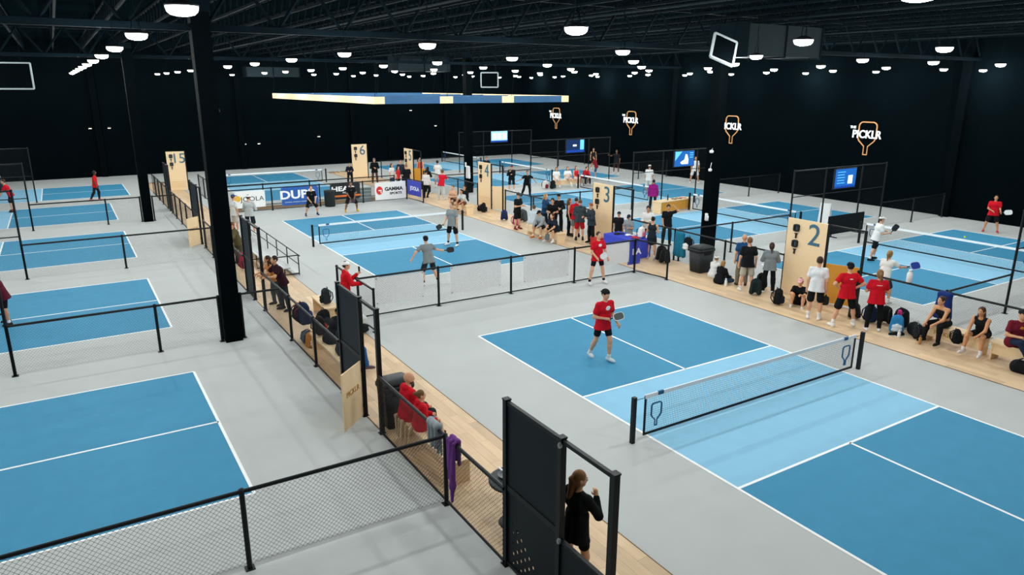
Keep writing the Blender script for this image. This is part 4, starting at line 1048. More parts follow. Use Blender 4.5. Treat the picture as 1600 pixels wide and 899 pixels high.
# small round table with a plate and cups
tb = empty('side_table', (-6.72, -1.0, .011), label='round black side table with a plate behind the gate panel', cat='table')
MB().lathe([(.0, .7), (.38, .7), (.4, .71), (.4, .735), (.38, .74), (0, .74)], 28).build('table_top', M_RUBBER, tb, True)
MB().tube([(0, 0, .02), (0, 0, .7)], .03, 10).build('pole', M_BLACK, tb); MB().lathe([(.0, .03), (.06, .03), (.24, .008), (.25, 0), (0, 0)], 24).build('base', M_BLACK, tb, True)
pl = empty('plate', (-6.6, -.98, .752), label='white plate with yellow food on the black side table', cat='plate')
MB().lathe([(.0, 0), (.09, 0), (.13, .016), (.128, .02), (.088, .006), (0, .006)], 24).build('dish', M_WHITE, pl, True)
sdf_part('food', [ell((0, 0, .02), (.05, .04, .02)), ell((.03, .03, .02), (.03, .03, .02)), ell((-.04, .02, .018), (.03, .03, .018))], mat('food_yellow', 'e8a93a', .6, 'noise', 40, .2), pl, .008, .01)
pn = empty('tray', (-6.78, -.86, .752), label='dark round tray beside the white plate', cat='tray')
MB().lathe([(.0, 0), (.12, 0), (.14, .03), (.135, .03), (.118, .006), (0, .006)], 24).build('dish', mat('tray_grey', '5d676b', .5), pn, True); MB().box((0, .18, .025), (.03, .12, .015)).build('handle', M_WHITE, pn)
bottle('white cup bottle on the black side table', -6.88, -1.12, .752, .16, 'f0f0ee', 'f4f4f2', .035)
bottle('clear water bottle on the black side table, beside the white plate', -6.75, -1.25, .752, .24, 'b7c7cd', 'e8eef0', .034)
st = empty('stool', (-6.95, -1.45, .011), label='round black stool low behind the gate panel', cat='stool')
MB().lathe([(.0, .3), (.2, .3), (.22, .31), (.22, .36), (.19, .38), (0, .38)], 20).build('seat', M_RUBBER, st, True)
for k in range(4): MB().tube([(.14*math.cos(k*PI/2+.7), .14*math.sin(k*PI/2+.7), .3), (.19*math.cos(k*PI/2+.7), .19*math.sin(k*PI/2+.7), 0)], .014, 6).build('leg', M_BLACK, st)
# --- bags along the west fence
backpack('navy backpack hanging on the fence near the commentator', -7.22, 8.25, .62, PI/2, '1d2740', '26345a', s=1.15)
backpack('red and black backpack hanging on the fence near the couple', -7.2, 8.75, .55, PI/2, '7e1a22', '15191d', s=1.0)
duffel('teal grey duffel bag on the floor behind the fence', -7.08, 8.55, .011, PI/2, '44606a', .6, .15)
backpack('orange and white shopping bag on the floor behind the fence', -7.1, 8.2, .011, .4, 'c8843a', 'e8e4da', s=.8)
backpack('black backpack with red net on the bench behind the fence', -7.0, 7.7, .472, PI/2, '22181a', '7e1a22', s=.95)
backpack('black rucksack beside the small ply bench of the commentator', -6.3, 9.65, .011, .3, '15191d', '262c31', s=.95)
bench('ply bench along the fence behind the gate panel', (-6.98, 5.2), (-6.98, 8.0), .46, .4)
bench('small ply bench beside the commentator', (-6.02, 9.75), (-5.98, 11.2), .46, .4)
backpack('dark cap and grey bag on the small ply bench', -6.05, 10.2, .475, -PI/2, '2a3034', '1c2226', s=.9)
backpack('white tote bag standing beyond the gate opening', -5.62, 8.55, .011, .2, 'cfd2cf', '1e2326', s=1.0)
backpack('red bag hanging behind the thick column', -7.2, 15.3, .55, PI/2, 'c2263c', '8e1c2c', s=1.1)
backpack('yellow and blue bag hanging behind the thick column', -7.18, 14.75, .6, PI/2, '2a4a9a', 'd8c52c', s=.85)
# --- aluminium bleacher
bl = empty('bleacher', (-5.55, 15.6, .011), label='low aluminium bleacher with railing beside the far centre court', cat='bleacher')
for r_, (dx, zz) in enumerate(((0.0, .3), (-.55, .55))):
    for p_ in range(2): MB().bbox(dx-.3+p_*.13, dx-.18+p_*.13, 0, 7.6, zz-.03, zz).build('seat_plank', M_ALU, bl)
    MB().bbox(dx+.0, dx+.22, 0, 7.6, zz-.22, zz-.19).build('foot_plank', M_ALU, bl)
for i in range(6):
    y_ = i*1.5+.05
    MB().tube([(.25, y_, 0), (.25, y_, .72)], .02, 6).build('rail_post', M_BLACK, bl)
    MB().tube([(.25, y_, .05), (-.85, y_, .05), (-.85, y_, .55)], .02, 6).tube([(-.25, y_, .05), (-.25, y_, .27)], .02, 6).build('frame', M_BLACK, bl)
MB().tube([(.25, -.15, .72), (.25, 7.6, .72)], .02, 6).build('hand_rail', M_BLACK, bl); MB().tube([(.25, 0, .38), (.25, 7.6, .38)], .018, 6).build('hand_rail', M_BLACK, bl)
MB().tube([(.25, .0, .72), (-.5, .0, .72), (-.85, .0, .75)], .02, 6).build('end_rail', M_BLACK, bl)
# --- far-end drum beside banners, fan
sdf_e = empty('trash_can', (-.15+.55, 29.75, 0), label='dark round drum hidden behind the far black shirted player', cat='bin')
MB().lathe([(.0, 0), (.26, 0), (.29, .04), (.29, .78), (.31, .82), (.28, .9), (0, .92)], 18).build('drum', mat('drum_dark', '1f2a2e', .6, 'noise', 30, .25), sdf_e, True)
pb = empty('storage_box', (2.75, 30.9, 0), label='grey translucent storage box between the black and the white banners', cat='box')
MB().bbox(-.4, .4, -.3, .3, 0, .75).build('box', mat('box_grey', '7f8d90', .5, 'noise', 5, .1), pb); MB().bbox(-.43, .43, -.33, .33, .75, .82).build('lid', mat('box_lid', 'b7c0c1', .5), pb)
for zz in (.2, .4, .6): MB().bbox(-.36, .36, -.315, -.3, zz-.02, zz+.02).build('rib', mat('box_lid', 'b7c0c1', .5), pb)

# --- right walkway
trash_bin('big black bin in front of the thick column', 7.2, 8.62, .95, .72, .62)
bench('ply bench under the sitting crowd beside the number 3 board', (5.72, 17.6), (5.62, 15.0), .46, .42)
bench('ply bench under the woman in black leggings', (7.0, .35), (7.0, -1.15), .46, .42, 'PICKLR')
bench('ply bench under the man in the maroon shirt', (7.0, -1.25), (7.0, -3.6), .46, .42)
bench('ply bench beside the number 4 board', (5.85, 25.4), (5.75, 23.3), .46, .42, 'PICKLR')
backpack('black backpack leaning on the fence by the red shirted woman', 7.2, 1.62, .011, 2.0, '14181b', '1e2428', s=1.0, tilt=.1)
backpack('navy bag standing behind the red shirted woman', 7.0, 1.95, .011, 1.2, '1b2c4a', '14181b', s=1.0)
backpack('black bag slumped between the two red shirted spectators', 6.9, 2.35, .011, 2.4, '1d2226', '2a3036', s=.9, tilt=.25)
backpack('blue and white cooler bag on the oak walkway', 6.75, 1.02, .011, -1.0, '2f86c0', 'd6e4ec', s=.98)
backpack('small pink bag on top of the blue cooler bag', 6.95, 1.1, .4, .8, 'd43c8c', '241a20', s=.42)
backpack('black bag hugging the fence behind the blue cooler', 7.3, 1.22, .011, 1.6, '15191c', '20262a', s=1.08)
duffel('black and grey racket bag beside the sitting woman', 7.0, .6, .011, .9, '181c20', .72, .17, 'c9cdd0')
backpack('grey and black rucksack at the feet of the sitting woman', 6.78, .38, .011, 2.6, '20262a', 'a8adb0', s=.78, tilt=.5)
backpack('black bag hanging off the bench beside the long haired woman', 6.7, -.55, .2, .6, '121619', '1c2125', s=.75)
duffel('black bag under the bench of the man in maroon', 6.55, -2.2, .011, 1.7, '14181b', .6, .15)
bs = MB()
for i, sx in enumerate((0, .13)):
    shoe = empty('loose_shoe', (6.48+.1*i, .92-.12*i, .011), 1.0+.4*i, label=['black loose shoe lying before the blue cooler bag', 'black loose shoe lying behind the other loose shoe'][i], cat='shoe')
    sdf_part('upper', [cap((0, -.1, .045), (0, .1, .04), .045, .04), cap((0, -.08, .06), (0, -.05, .08), .04), plane((0, 0, -1), 0)], fabric('1a1e22'), shoe, .01, .02); MB().bbox(-.042, .042, -.14, .135, 0, .018).build('sole', M_WHITE, shoe)
bottle('white bottle beside the loose shoes', 6.45, .76, .011, .2, 'f0f2f2', 'e0e4e6', .04)
bottle('tan bottle standing before the racket bag', 6.42, .18, .011, .24, 'b3834a', '6a4a28')
bottle('big white jug held over the fence near the red shirted woman', 7.62, 1.35, 1.24, .36, 'eef1f1', 'dfe4e6', .075)
bottle('white bottle beside the children on the floor', 6.45, 6.75, .011, .26, 'eceff0', 'dfe3e4', .045)
backpack('teal and black backpack between the two standing men and the grey hoodie', 6.42, 5.5, .011, 2.2, '1a2b2e', '15191d', s=1.05)
backpack('black backpack behind the man in khaki shorts', 7.25, 5.95, .011, 2.0, '13171a', '1c2226', s=1.0)
backpack('black rucksack beside the pink capped woman', 6.2, 4.45, .011, .4, '14181b', '1f252a', s=.98)
backpack('white and black rucksack hung on the fence by the bin', 7.5, 9.6, .55, -PI/2, '14181b', 'e4e6e6', s=1.0)
tt = empty('vendor_table', (6.6, 12.0, .011), label='small vendor table with a violet blue cover beside the number 3 board', cat='table')
MB().bbox(-.4, .4, -.9, .9, .72, .75).build('table_top', M_WHITE, tt); MB().bbox(-.41, .41, -.91, .91, .751, .765).build('cover_top', fabric('3c48bc'), tt)
MB().bbox(-.43, -.41, -.91, .91, .06, .765).build('cover_front', fabric('3f4cc2'), tt); MB().bbox(-.41, .41, -.93, -.91, .06, .765).build('cover_side', fabric('3f4cc2'), tt)
for sx in (-.34, .34):
    for sy in (-.8, .8): MB().tube([(sx, sy, 0), (sx, sy, .72)], .018, 6).build('leg', M_BLACK, tt)
rb = empty('crate', (6.75, 14.05, .011), label='red crate in front of the number 3 board', cat='crate')
MB().bbox(-.2, .2, -.2, .2, 0, .3).build('crate_body', mat('crate_red', 'b8342c', .5, 'noise', 6, .1), rb); MB().bbox(-.22, .22, -.22, .22, .27, .32).build('crate_rim', mat('crate_red', 'b8342c'), rb)
for k, (dx, dy, c, lb) in enumerate(((0, -.5, 'c23a44', 'red paddle cover lying on the vendor table'), (.1, .0, 'e8e9e6', 'white paper bag lying on the vendor table'), (-.1, .45, '24292e', 'black paddle case lying on the vendor table'))):
    g_ = empty('paddle_case', (6.6+dx, 12.0+dy, .777), .5*k, label=lb, cat='case'); sdf_part('case_body', [cap((-.12, 0, .03), (.12, 0, .03), .03), cap((-.1, .1, .03), (.1, .1, .03), .03), cap((0, .1, .03), (0, -.22, .03), .025)], fabric(c), g_, .014, .08)
# paper shopping bag carried, blue coat and bags on the near corner fence
backpack('white shopping bag with pink print held over the table', 6.85, 11.45, .78, .3, 'f0ece6', 'e27a9a', s=.85)
backpack('brown and black rucksack beside the woman in the skirt', 7.1, 10.55, .011, 2.2, '1a1614', '7a5a34', s=1.15)
backpack('black suitcase bag on the walkway by the corner fence', 6.9, 10.15, .011, 2.0, '16191c', '22272b', s=1.1)
nj = empty('coat', (7.5, .28, .42), label='navy jacket hanging on the fence beside the sitting woman in leggings', cat='coat')
sdf_part('coat_body', [cap((0, -.12, .75), (0, .12, .75), .07), cap((0, -.1, .7), (0, -.16, .15), .08, .09), cap((0, .1, .7), (0, .16, .15), .08, .09), cap((0, 0, .7), (0, 0, .1), .09, .1)], fabric('1d3470'), nj, .02, .06)
ct = empty('coat', (7.42, 9.95, .25), label='teal coat hanging on the fence by the suitcase', cat='coat')
sdf_part('coat_body', [cap((0, -.14, .9), (0, .14, .9), .07), cap((0, -.12, .85), (0, -.22, .1), .09, .1), cap((0, .12, .85), (0, .2, .1), .09, .1), cap((0, 0, .8), (0, 0, .1), .1, .12)], fabric('1f6f8c'), ct, .02, .06)
backpack('black bag by the board 4 sitting group', 6.7, 23.6, .011, 1.0, '16191c', '22272b', s=1.0)
duffel('black duffel in front of the number 4 board', 6.9, 24.2, .011, .5, '171b1f', .6, .15)
backpack('pink backpack by the black shirted man', 6.2, 19.6, .011, 1.5, 'd25a86', '2a2024', s=1.0)
backpack('blue racket bag by the number 4 board', 6.4, 21.0, .011, 2.5, '23346a', '15191d', s=1.0)
backpack('black stroller bag behind the crowd', 7.1, 18.6, .011, 1.0, '14171a', '20252a', s=1.4)
backpack('grey stroller bag behind the crowd', 7.0, 20.2, .011, 2.0, '4a5256', '20252a', s=1.2)
duffel('red striped bag on the far court edge', 9.4, 26.6, 0, .5, 'b23a44', .6, .16)
jk = empty('jacket', (9.35, 30.2, .9), label='white jacket hung on the far column', cat='jacket')
sdf_part('jacket_body', [cap((0, -.12, .75), (0, .12, .75), .06), cap((0, -.1, .7), (0, -.14, .1), .08), cap((0, .1, .7), (0, .14, .1), .08)], fabric('e2e4e4'), jk, .03, .06)
# counter with bottles near the purple hoodie
kc = empty('counter_bench', (14.35, 18.7, 0), .12, label='long ply counter before the person in purple', cat='counter')
MB().bbox(0, 2.6, -.3, .3, .58, .63).build('top', M_PLY, kc); MB().bbox(.05, 2.55, -.27, -.24, .08, .58).build('front_panel', M_PLYD, kc)
for x_ in (.04, 2.52): MB().bbox(x_, x_+.05, -.28, .28, 0, .58).build('end_panel', M_PLY, kc)
bottle('dark bottle on the long ply counter', 15.2, 18.75, .632, .3, '1c2428', '12171a')
for k in range(3):
    g_ = empty('paddle', (15.7+.35*k, 18.85+.04*k, .64), .4*k, label=['dark paddle lying on the long ply counter', 'brown paddle lying on the long ply counter', 'pink paddle at the end of the long ply counter'][k], cat='paddle')
    MB().extr([(.1*math.cos(a), .13*math.sin(a)) for a in [2*PI*i/14 for i in range(14)]], 0, .014, Matrix.Rotation(0, 4, 'X')).build('face', mat('pdl%d' % k, ['23292e', '6b4a34', 'c25a78'][k], .6), g_, rot=(PI/2, 0, 0)); MB().box((0, -.18, .008), (.03, .12, .025)).build('grip', M_RUBBER, g_)
bench('ply bench under the four distant spectators', (15.3, 29.6), (18.1, 29.6), .46, .45)
backpack('red white and black bag at the end of the distant bench', 14.6, 29.4, .0, .2, 'd8d4d0', '7a2630', s=1.1)
backpack('black bag beside the distant bench', 15.05, 29.2, .0, .4, '15191d', '20262a', s=1.1)
# ball in play
ba = MB(); v, f = uvball((0, 0, 0), (.037,)*3, 14, 10); ba.v, ba.f = v, f
tag(ba.build('pickleball', mat('ball_yellow', 'd8e04a', .5, 'noise', 60, .1), loc=(15.9, 4.05, 1.15), smooth=True), 'small yellow ball flying over the court beyond the number 2 board', 'ball')
# ------------------------------------------------------------------ the people
BK, NV, RD, GY, WH, MR = '15181b', '1c2638', 'cc1526', '8d9394', 'e9e9e7', '5a1a2a'
# near and centre
person('woman in a black sweater dress with brown ponytail behind the gate opening', -6.78, -2.62, 8, 1.7, 'face', ('0f1214', 'dress'), ('0f1214', 'trunks'), ('half', '8a6038'), skin='d9a27c', shoes=WH, socks=WH, hp=-.1, hy=-.5, key='w')
person('player in red shirt and backward black cap walking on the near court', -1.35, 3.6, 268, 1.86, 'walk', (RD, 'tee'), (BK, 'trunks'), ('short', '1d1713'), ('1a1d20', -1), 'dba583', 'd8e2e2', 'e8e8e8', hp=-.12, hy=.15, prt=('f0f0f0', 'front', (.08, .065)), key='p2',
       mod=dict(AL=[(-.22, -.05, -1), (.0, .7, -.5)], AR=[(.32, -.1, -1), (-.75, .65, -.08)]))
person('red shirted player standing before the white banner backs', 2.95, 9.25, 262, 1.82, 'wide', (RD, 'tee'), (BK, 'trunks'), ('short', '3a2a1e'), None, 'dca988', WH, '1a1d20', hp=.05, prt=('f0f0f0', 'front', (.08, .065)), key='p3', mod=dict(AL=[(-.3, .1, -1), (-.25, .35, -1)], AR=[(.25, .1, -1), (-.5, .6, -.8)]))
person('player in grey shirt and black cap seen from behind reaching sideways', -1.95, 12.05, 88, 1.74, 'reach', ('7d8587', 'tee'), ('23282c', 'shorts'), ('short', '2a2018'), ('15181b', -1), 'd6a180', WH, '2a2e32', key='p4')
person('player in grey shirt standing at the far net with paddle lowered', 1.55, 17.15, 205, 1.86, 'stand', (GY, 'tee'), (BK, 'shorts'), ('short', '6a4a30'), None, 'dba685', WH, '22262a', key='p5', mod=dict(AR=[(.15, .25, -1), (-.1, .7, -.6)], L=[(-.2, .02, -1), (-.12, -.03, -1)], R=[(.2, .05, -1), (.12, -.06, -1)]))
person('black shirted player crouching ready with blue shoes', -1.35, 27.35, 268, 1.74, 'ready', (BK, 'tee'), (BK, 'shorts'), ('short', '4a3424'), None, 'dba685', '22406c', '22406c', hp=.05, prt=('e6e6e6', 'front', (.03, .03)), key='p6', mod=dict(lean=.3))
person('black shirted player crouching ready with yellow shoes', .8, 27.45, 262, 1.8, 'ready', (BK, 'tee'), (BK, 'shorts'), ('short', '15110e'), None, '8a5c42', 'e0a81e', 'e0a81e', hp=.05, prt=('e6e6e6', 'front', (.03, .03)), key='p7', mod=dict(lean=.3))
person('commentator in red hoodie and backward white cap raising a phone', -5.62, 9.75, -14, 1.76, 'mic', (RD, 'hoodie'), ('20252a', 'pants'), ('short', '2a2018'), ('eeeeec', -1), 'dba685', WH, prt=('f0e6e6', 'front', (.05, .04)), key='com')
person('woman in an orange tan tank top leaning on the walkway fence', -6.92, 12.35, 195, 1.62, 'railing', ('c07a44', 'tank'), ('3a4246', 'pants'), ('long', '3a2618'), None, 'd09468', '2a2a2a', hy=-.3)
person('man in a maroon polo leaning on the walkway fence', -6.85, 11.7, 190, 1.74, 'railing', ('2e1420', 'polo'), ('22282d', 'pants'), ('short', '15110e'), None, 'cf9870', '202226')
person('man in white shirt and blue cap near the white banner', -5.65, 24.5, 20, 1.78, 'stand', (WH, 'tee'), ('d0cbc2', 'shorts'), ('short', '6a4a30'), ('2a4a8a', 1), 'dba685')
person('man in grey sweatshirt and white cap standing by the bleacher', -5.15, 23.75, 60, 1.82, 'folded', ('b9bfbf', 'long'), ('1c2430', 'shorts'), ('short', '4a3424'), ('eeeeec', 1), 'dba685', WH)
person('person in a khaki shirt half hidden by the thick column', -6.75, 18.4, 200, 1.66, 'railing', ('5a5236', 'jacket'), ('4a4634', 'pants'), ('short', '6a4428'), None, 'd09a78', '2a2622')
person('bald man in red hoodie sitting on the ply bench', -7.02, 2.3, 2, 1.74, 'sit', (RD, 'hoodie'), ('2a3036', 'pants'), ('bald', '4a3a30'), None, 'd9a07c', '2a2a2a', seat=.45, hy=-.25)
person('child in red hoodie sitting beside the bald man', -7.0, 1.8, -8, 1.42, 'sit', ('c81624', 'hoodie'), ('8b9499', 'shorts'), ('bun', '6e4e30'), None, 'dca988', 'c22a34', 'd8d8d8', seat=.45, fat=1.1, hy=-.1)
person('person in blue jeans sitting behind the gate panel', -6.95, 6.15, -5, 1.75, 'sit', ('23282d', 'hoodie'), ('2c5f9e', 'pants'), ('short', '6a4a30'), None, 'dba685', '6a5a5e', seat=.46)
person('person in black sitting at the fence behind the bags', -6.95, 7.05, 10, 1.7, 'sitlean', ('171b1f', 'hoodie'), ('1d2a3a', 'pants'), ('short', 'a8683a'), ('15181b', 1), 'd9a07c', 'd8d8d8', seat=.46)
# side courts
person('player in maroon shirt and black leggings at the picture edge', -13.75, 14.4, 185, 1.62, 'bend', (MR, 'tee'), ('1a1216', 'tights'), ('pony', '2a1c14'), None, 'c98e68', '2a2e32', WH, mod=dict(lean=.3))
person('red shirted player bending forward at the far side court', -14.45, 36.5, 175, 1.78, 'bend', (RD, 'tee'), (BK, 'shorts'), ('short', '3a2618'), None, 'dba685', '2a2a2a', 'c03038', mod=dict(lean=.35), key='p17')
person('red shirted player walking on the farthest side court', -10.5, 38.6, 350, 1.76, 'walk', ('d01a20', 'tee'), ('1c1f22', 'leggings'), ('short', '120e0c'), None, '5a3826', 'd87a72', WH, prt=('f0f0f0', 'front', (.04, .04)), mod=dict(AL=[(-.2, .0, -1), (-.1, .3, -1)], AR=[(.25, 0, -1), (.1, .3, -1)]))
# right walkway, near
person('bald man in a blue polo and khaki trousers standing at the fence', 6.95, 6.55, 48, 1.76, 'stand', ('1c4c78', 'polo'), ('7b7462', 'pants'), ('bald', ''), None, 'd49a78', '4a3a2c')
person('man in black tee and khaki shorts seen from behind', 6.55, 6.0, 52, 1.8, 'wide', (BK, 'tee'), ('b8b3a2', 'shorts'), ('short', '7a5030'), None, 'dba685', WH, WH, prt=('d8d8d8', 'back', (.08, .009)), mod=dict(L=[(-.1, .02, -1), (-.08, -.02, -1)], R=[(.12, .03, -1), (.08, -.03, -1)]))
person('woman in grey hoodie and black trousers watching over the fence', 6.95, 5.45, 40, 1.68, 'folded', ('7f878a', 'hoodie'), ('131619', 'pants'), ('pony', '3a2618'), None, 'd9a27c', WH)
person('child in white cap and white top sitting on the oak floor', 6.9, 7.75, 5, 1.45, 'crosslegs', ('dfe2e2', 'hoodie'), ('2c3f5c', 'pants'), ('short', '8a6a44'), ('eeeeec', 1), 'dca988', WH)
person('blond child in black sitting on the oak floor', 6.5, 7.1, 0, 1.5, 'crosslegs', ('121518', 'hoodie'), ('20364c', 'pants'), ('bob', 'a8824e'), None, 'dca988', '22262a')
person('woman in pink cap sitting on the floor under the number 2 board', 6.75, 4.1, 205, 1.66, 'knees', ('101316', 'tee'), ('20262a', 'tights'), ('pony', '3a2618'), ('eeb0b4', 1), 'd9a27c', WH, WH, hp=-.2)
person('man in white tee and black shorts standing before the number 2 board', 5.85, 2.95, 28, 1.86, 'stand', ('e6e8e8', 'tee'), (BK, 'shorts'), ('short', '3a261a'), None, 'dba685', WH, WH, long_socks=.12, key='p24')
person('man in red tee and black cap with hands on hips', 6.0, 2.1, 58, 1.88, 'hips', (RD, 'tee'), (BK, 'shorts'), ('short', '1d1713'), ('15181b', -1), 'dba685', WH, WH, prt=('f0e4e4', 'back', (.06, .022)), fat=1.08, long_socks=.08)
person('woman in red tee and black trousers with arms folded', 6.35, 1.45, 42, 1.74, 'folded', (RD, 'tee'), ('111417', 'leggings'), ('pony', '8a6238'), None, 'd9a27c', WH, WH, prt=('f0e4e4', 'back', (.085, .016)), fat=1.1)
person('woman in black crop top and leggings sitting on the bench', 7.0, -.08, 170, 1.72, 'sitlean', ('14171a', 'bra'), ('14171a', 'leggings'), ('bun', '3a2618'), None, 'd39a70', '22262a', WH, seat=.47)
person('woman with long brown hair sitting bent forward on the bench', 6.98, -1.0, 182, 1.68, 'sitlean', ('15181b', 'tank'), ('1a1d20', 'trunks'), ('long', '4a2e1c'), None, 'cf9468', 'e6dede', WH, seat=.47, hp=-.2)
person('man in maroon tee with white sleeves sitting with crossed arms', 6.95, -1.75, 225, 1.8, 'sitcross', ('6e1c2c', 'tee'), ('1d2a40', 'pants'), ('short', '2a2018'), ('1d2226', 1), 'd9a27c', 'd8dcdc', seat=.47, prt=('d08a2c', 'front', (.05, .045)), fat=1.08)
# right court
person('player in white tee and white cap ready at the net', 14.2, 6.4, 330, 1.76, 'ready2', (WH, 'tee'), ('121518', 'shorts'), ('short', '5a4430'), ('e4e2dc', 1), 'dba685', '1d2226', WH, key='p30', mod=dict(L=[(-.15, .35, -1), (-.1, -.1, -1)], R=[(.2, -.3, -1), (.1, -.35, -1)]))
person('woman in white tee swinging a blue paddle', 9.15, 2.95, 5, 1.68, 'ready2', (WH, 'tee'), ('2a3440', 'shorts'), ('pony', '9a7444'), None, 'd9a27c', WH, WH, key='p31', mod=dict(lean=.3, AR=[(.45, .7, -.6), (.1, 1, -.1)]))
person('red shirted player far on the court by the black wall', 24.1, 6.9, 205, 1.74, 'wide', (RD, 'tee'), ('1c1618', 'shorts'), ('short', '1a1210'), None, 'c58a62', 'c8404a', None, key='p32', fat=1.15, mod=dict(AL=[(-.15, .35, -1), (-.15, 1, -.35)], AR=[(.2, .3, -1), (-.7, .7, -.3)]))
person('man in white shirt and shorts standing by the logo wall', 25.2, 26.6, 235, 1.86, 'wide', (WH, 'tee'), ('dedede', 'shorts'), ('short', '2a1c14'), None, 'c99068', WH, 'a8505a')
person('player in white with white cap on the third numbered court', 18.7, 24.1, 25, 1.84, 'stand', (WH, 'tee'), ('d8d4ce', 'shorts'), ('short', '4a3424'), ('f0f0ee', -1), 'd9a27c', '9ab4c8', WH, key='p34')
person('person in a purple hoodie behind the long ply counter', 14.65, 19.3, 50, 1.7, 'stand', ('8e1c74', 'hoodie'), ('23282c', 'pants'), ('short', '1a1412'), None, 'c99068', '22262a')
person('player in black raising one arm near the far wall', 23.7, 33.2, 215, 1.86, 'point', ('15181b', 'tee'), ('3a2420', 'shorts'), ('short', '15110e'), None, '7a4e38', WH, WH)
person('woman in a black tank top near the far wall', 24.3, 36.8, 240, 1.72, 'stand', ('15181b', 'tank'), ('1a1d20', 'shorts'), ('pony', '4a3020'), None, 'd09a78', WH, WH)
person('person in maroon shirt bending at the far net', 20.9, 32.1, 130, 1.66, 'bend', ('8a1c28', 'tee'), ('3c5a7a', 'shorts'), ('short', '2a1a12'), None, 'c98e68', '4a4a4a', WH, mod=dict(lean=.3))
for k, (xx, lab, c, ct_, hr_, hc_) in enumerate(((15.6, 'woman in white sitting first on the distant bench', WH, 'tee', 'long', '5a3c24'), (16.5, 'woman in white with crossed legs sitting second on the distant bench', 'f0eeea', 'tee', 'long', '7a5634'),
        (17.2, 'woman in red and white sitting third on the distant bench', 'cc2a34', 'tank', 'bob', '6a4428'), (17.9, 'person in red jacket and black trousers sitting last on the distant bench', 'b81c28', 'jacket', 'short', '15110e'))):
    person(lab, xx, 29.6, 245+8*k, 1.7, 'sitcross' if k == 1 else ('sitlean' if k == 3 else 'sit'), (c, ct_), (('e6e2de', 'shorts') if k < 3 else (BK, 'pants')), (hr_, hc_), None, 'dba685', WH, WH, seat=.46, z=0)
# crowd by the number 3 board
person('person in black hoodie and maroon cap with hands at the face', 11.9, 29.2, 240, 1.7, 'face', ('14171a', 'hoodie'), ('1d2226', 'shorts'), ('short', '3a2618'), ('7a2a3a', 1), 'dba685')
person('player in black stooping on the court behind the crowd', 11.6, 27.0, 250, 1.72, 'reach', ('121518', 'tee'), ('121518', 'pants'), ('short', '15110e'), None, 'c99068', '22262a')
person('man in black tee and black shorts with grey cap before the crowd', 5.75, 18.75, 285, 1.74, 'phone', ('14171a', 'tee'), ('14171a', 'shorts'), ('short', '3a2618'), ('3a4044', 1), 'dba685', '7a3038', '8a3a40')
person('person in pale blue hoodie sitting with back to the number 4 board', 5.72, 17.45, 40, 1.7, 'sitlean', ('c2ccd2', 'hoodie'), ('20262a', 'pants'), ('short', '5a4430'), None, 'dba685', '3a3a3a', seat=.46)
person('blond woman in a blue pullover standing in the crowd', 6.85, 18.1, 300, 1.68, 'folded', ('23466a', 'hoodie'), ('1d2a3a', 'pants'), ('long', 'b08a54'), None, 'dca988', '3a3a3a')
person('person in grey sweater and black cap sitting in the crowd', 5.62, 16.45, 200, 1.68, 'sitlean', ('9ba1a4', 'hoodie'), ('15181b', 'shorts'), ('short', '2a2018'), ('15181b', 1), 'd9a27c', 'd0702c', WH, seat=.46, hp=-.4)
person('man in black tee leaning over in the middle of the crowd', 6.35, 16.75, 230, 1.74, 'phone', ('121518', 'tee'), ('15181b', 'pants'), ('short', '15110e'), None, 'd09a78', '22262a', mod=dict(lean=.3))
person('man in black cap at the back of the crowd', 7.05, 17.3, 240, 1.76, 'folded', ('171b1f', 'long'), ('15181b', 'pants'), ('short', '15110e'), ('121518', 1), 'd09a78', '22262a')
person('woman in navy tee sitting with a paddle in the crowd', 5.66, 15.5, 195, 1.68, 'sitlean', ('1a2534', 'tee'), ('15181b', 'shorts'), ('long', '4a2e1c'), None, 'd9a27c', WH, WH, seat=.46, key='p51')
person('woman in a long black dress by the red jacket', 6.95, 16.35, 320, 1.68, 'stand', ('101316', 'tank'), ('101316', 'pants'), ('long', '6a4428'), None, 'd9a27c', '22262a')
person('man in red jacket and grey shorts seen from behind', 7.0, 15.9, 50, 1.76, 'phone', ('c01a2a', 'jacket'), ('7a8082', 'shorts'), ('short', '3a2618'), None, 'dba685', '2a2e32', '3a3a3a')
person('man in dark grey jacket and red shorts seen from behind', 6.72, 15.25, 55, 1.78, 'phone', ('39444a', 'jacket'), ('b81a26', 'shorts'), ('short', '6a4428'), None, 'dba685', '2a2e32', '3a3a3a')
person('red haired man in dark jacket reading before the number 3 board', 6.78, 14.5, 175, 1.74, 'phone', ('2c3840', 'jacket'), ('15181b', 'pants'), ('short', '9a5428'), None, 'dca988', '22262a')
person('man in grey tee and cap with a strap behind the vendor table', 7.2, 12.6, 205, 1.5, 'phone', ('8d9394', 'tee'), ('23282c', 'pants'), ('short', '15110e'), ('20262a', 1), 'c99068', '22262a')
person('man in black with navy cap behind the vendor table', 7.3, 13.35, 215, 1.5, 'stand', ('15181b', 'tee'), ('15181b', 'pants'), ('short', '15110e'), ('1d2c48', 1), 'c99068', '22262a')
person('person in white long sleeves holding a shopping bag', 8.2, 12.6, 225, 1.78, 'phone', (WH, 'long'), ('23282c', 'pants'), ('short', '15110e'), None, 'c99068', '22262a')
person('woman in dark tank top and skirt by the suitcase', 6.98, 11.0, 30, 1.66, 'phone', ('1d2830', 'tank'), ('1a2026', 'skirt'), ('bun', '1a1412'), None, 'd9a27c', 'd0d2d2', WH)
person('man in black tee scratching his head on the court behind the coat', 9.3, 12.6, 235, 1.74, 'headhand', ('14171a', 'tee'), ('20262a', 'pants'), ('short', '15110e'), None, 'd09a78', '22262a')
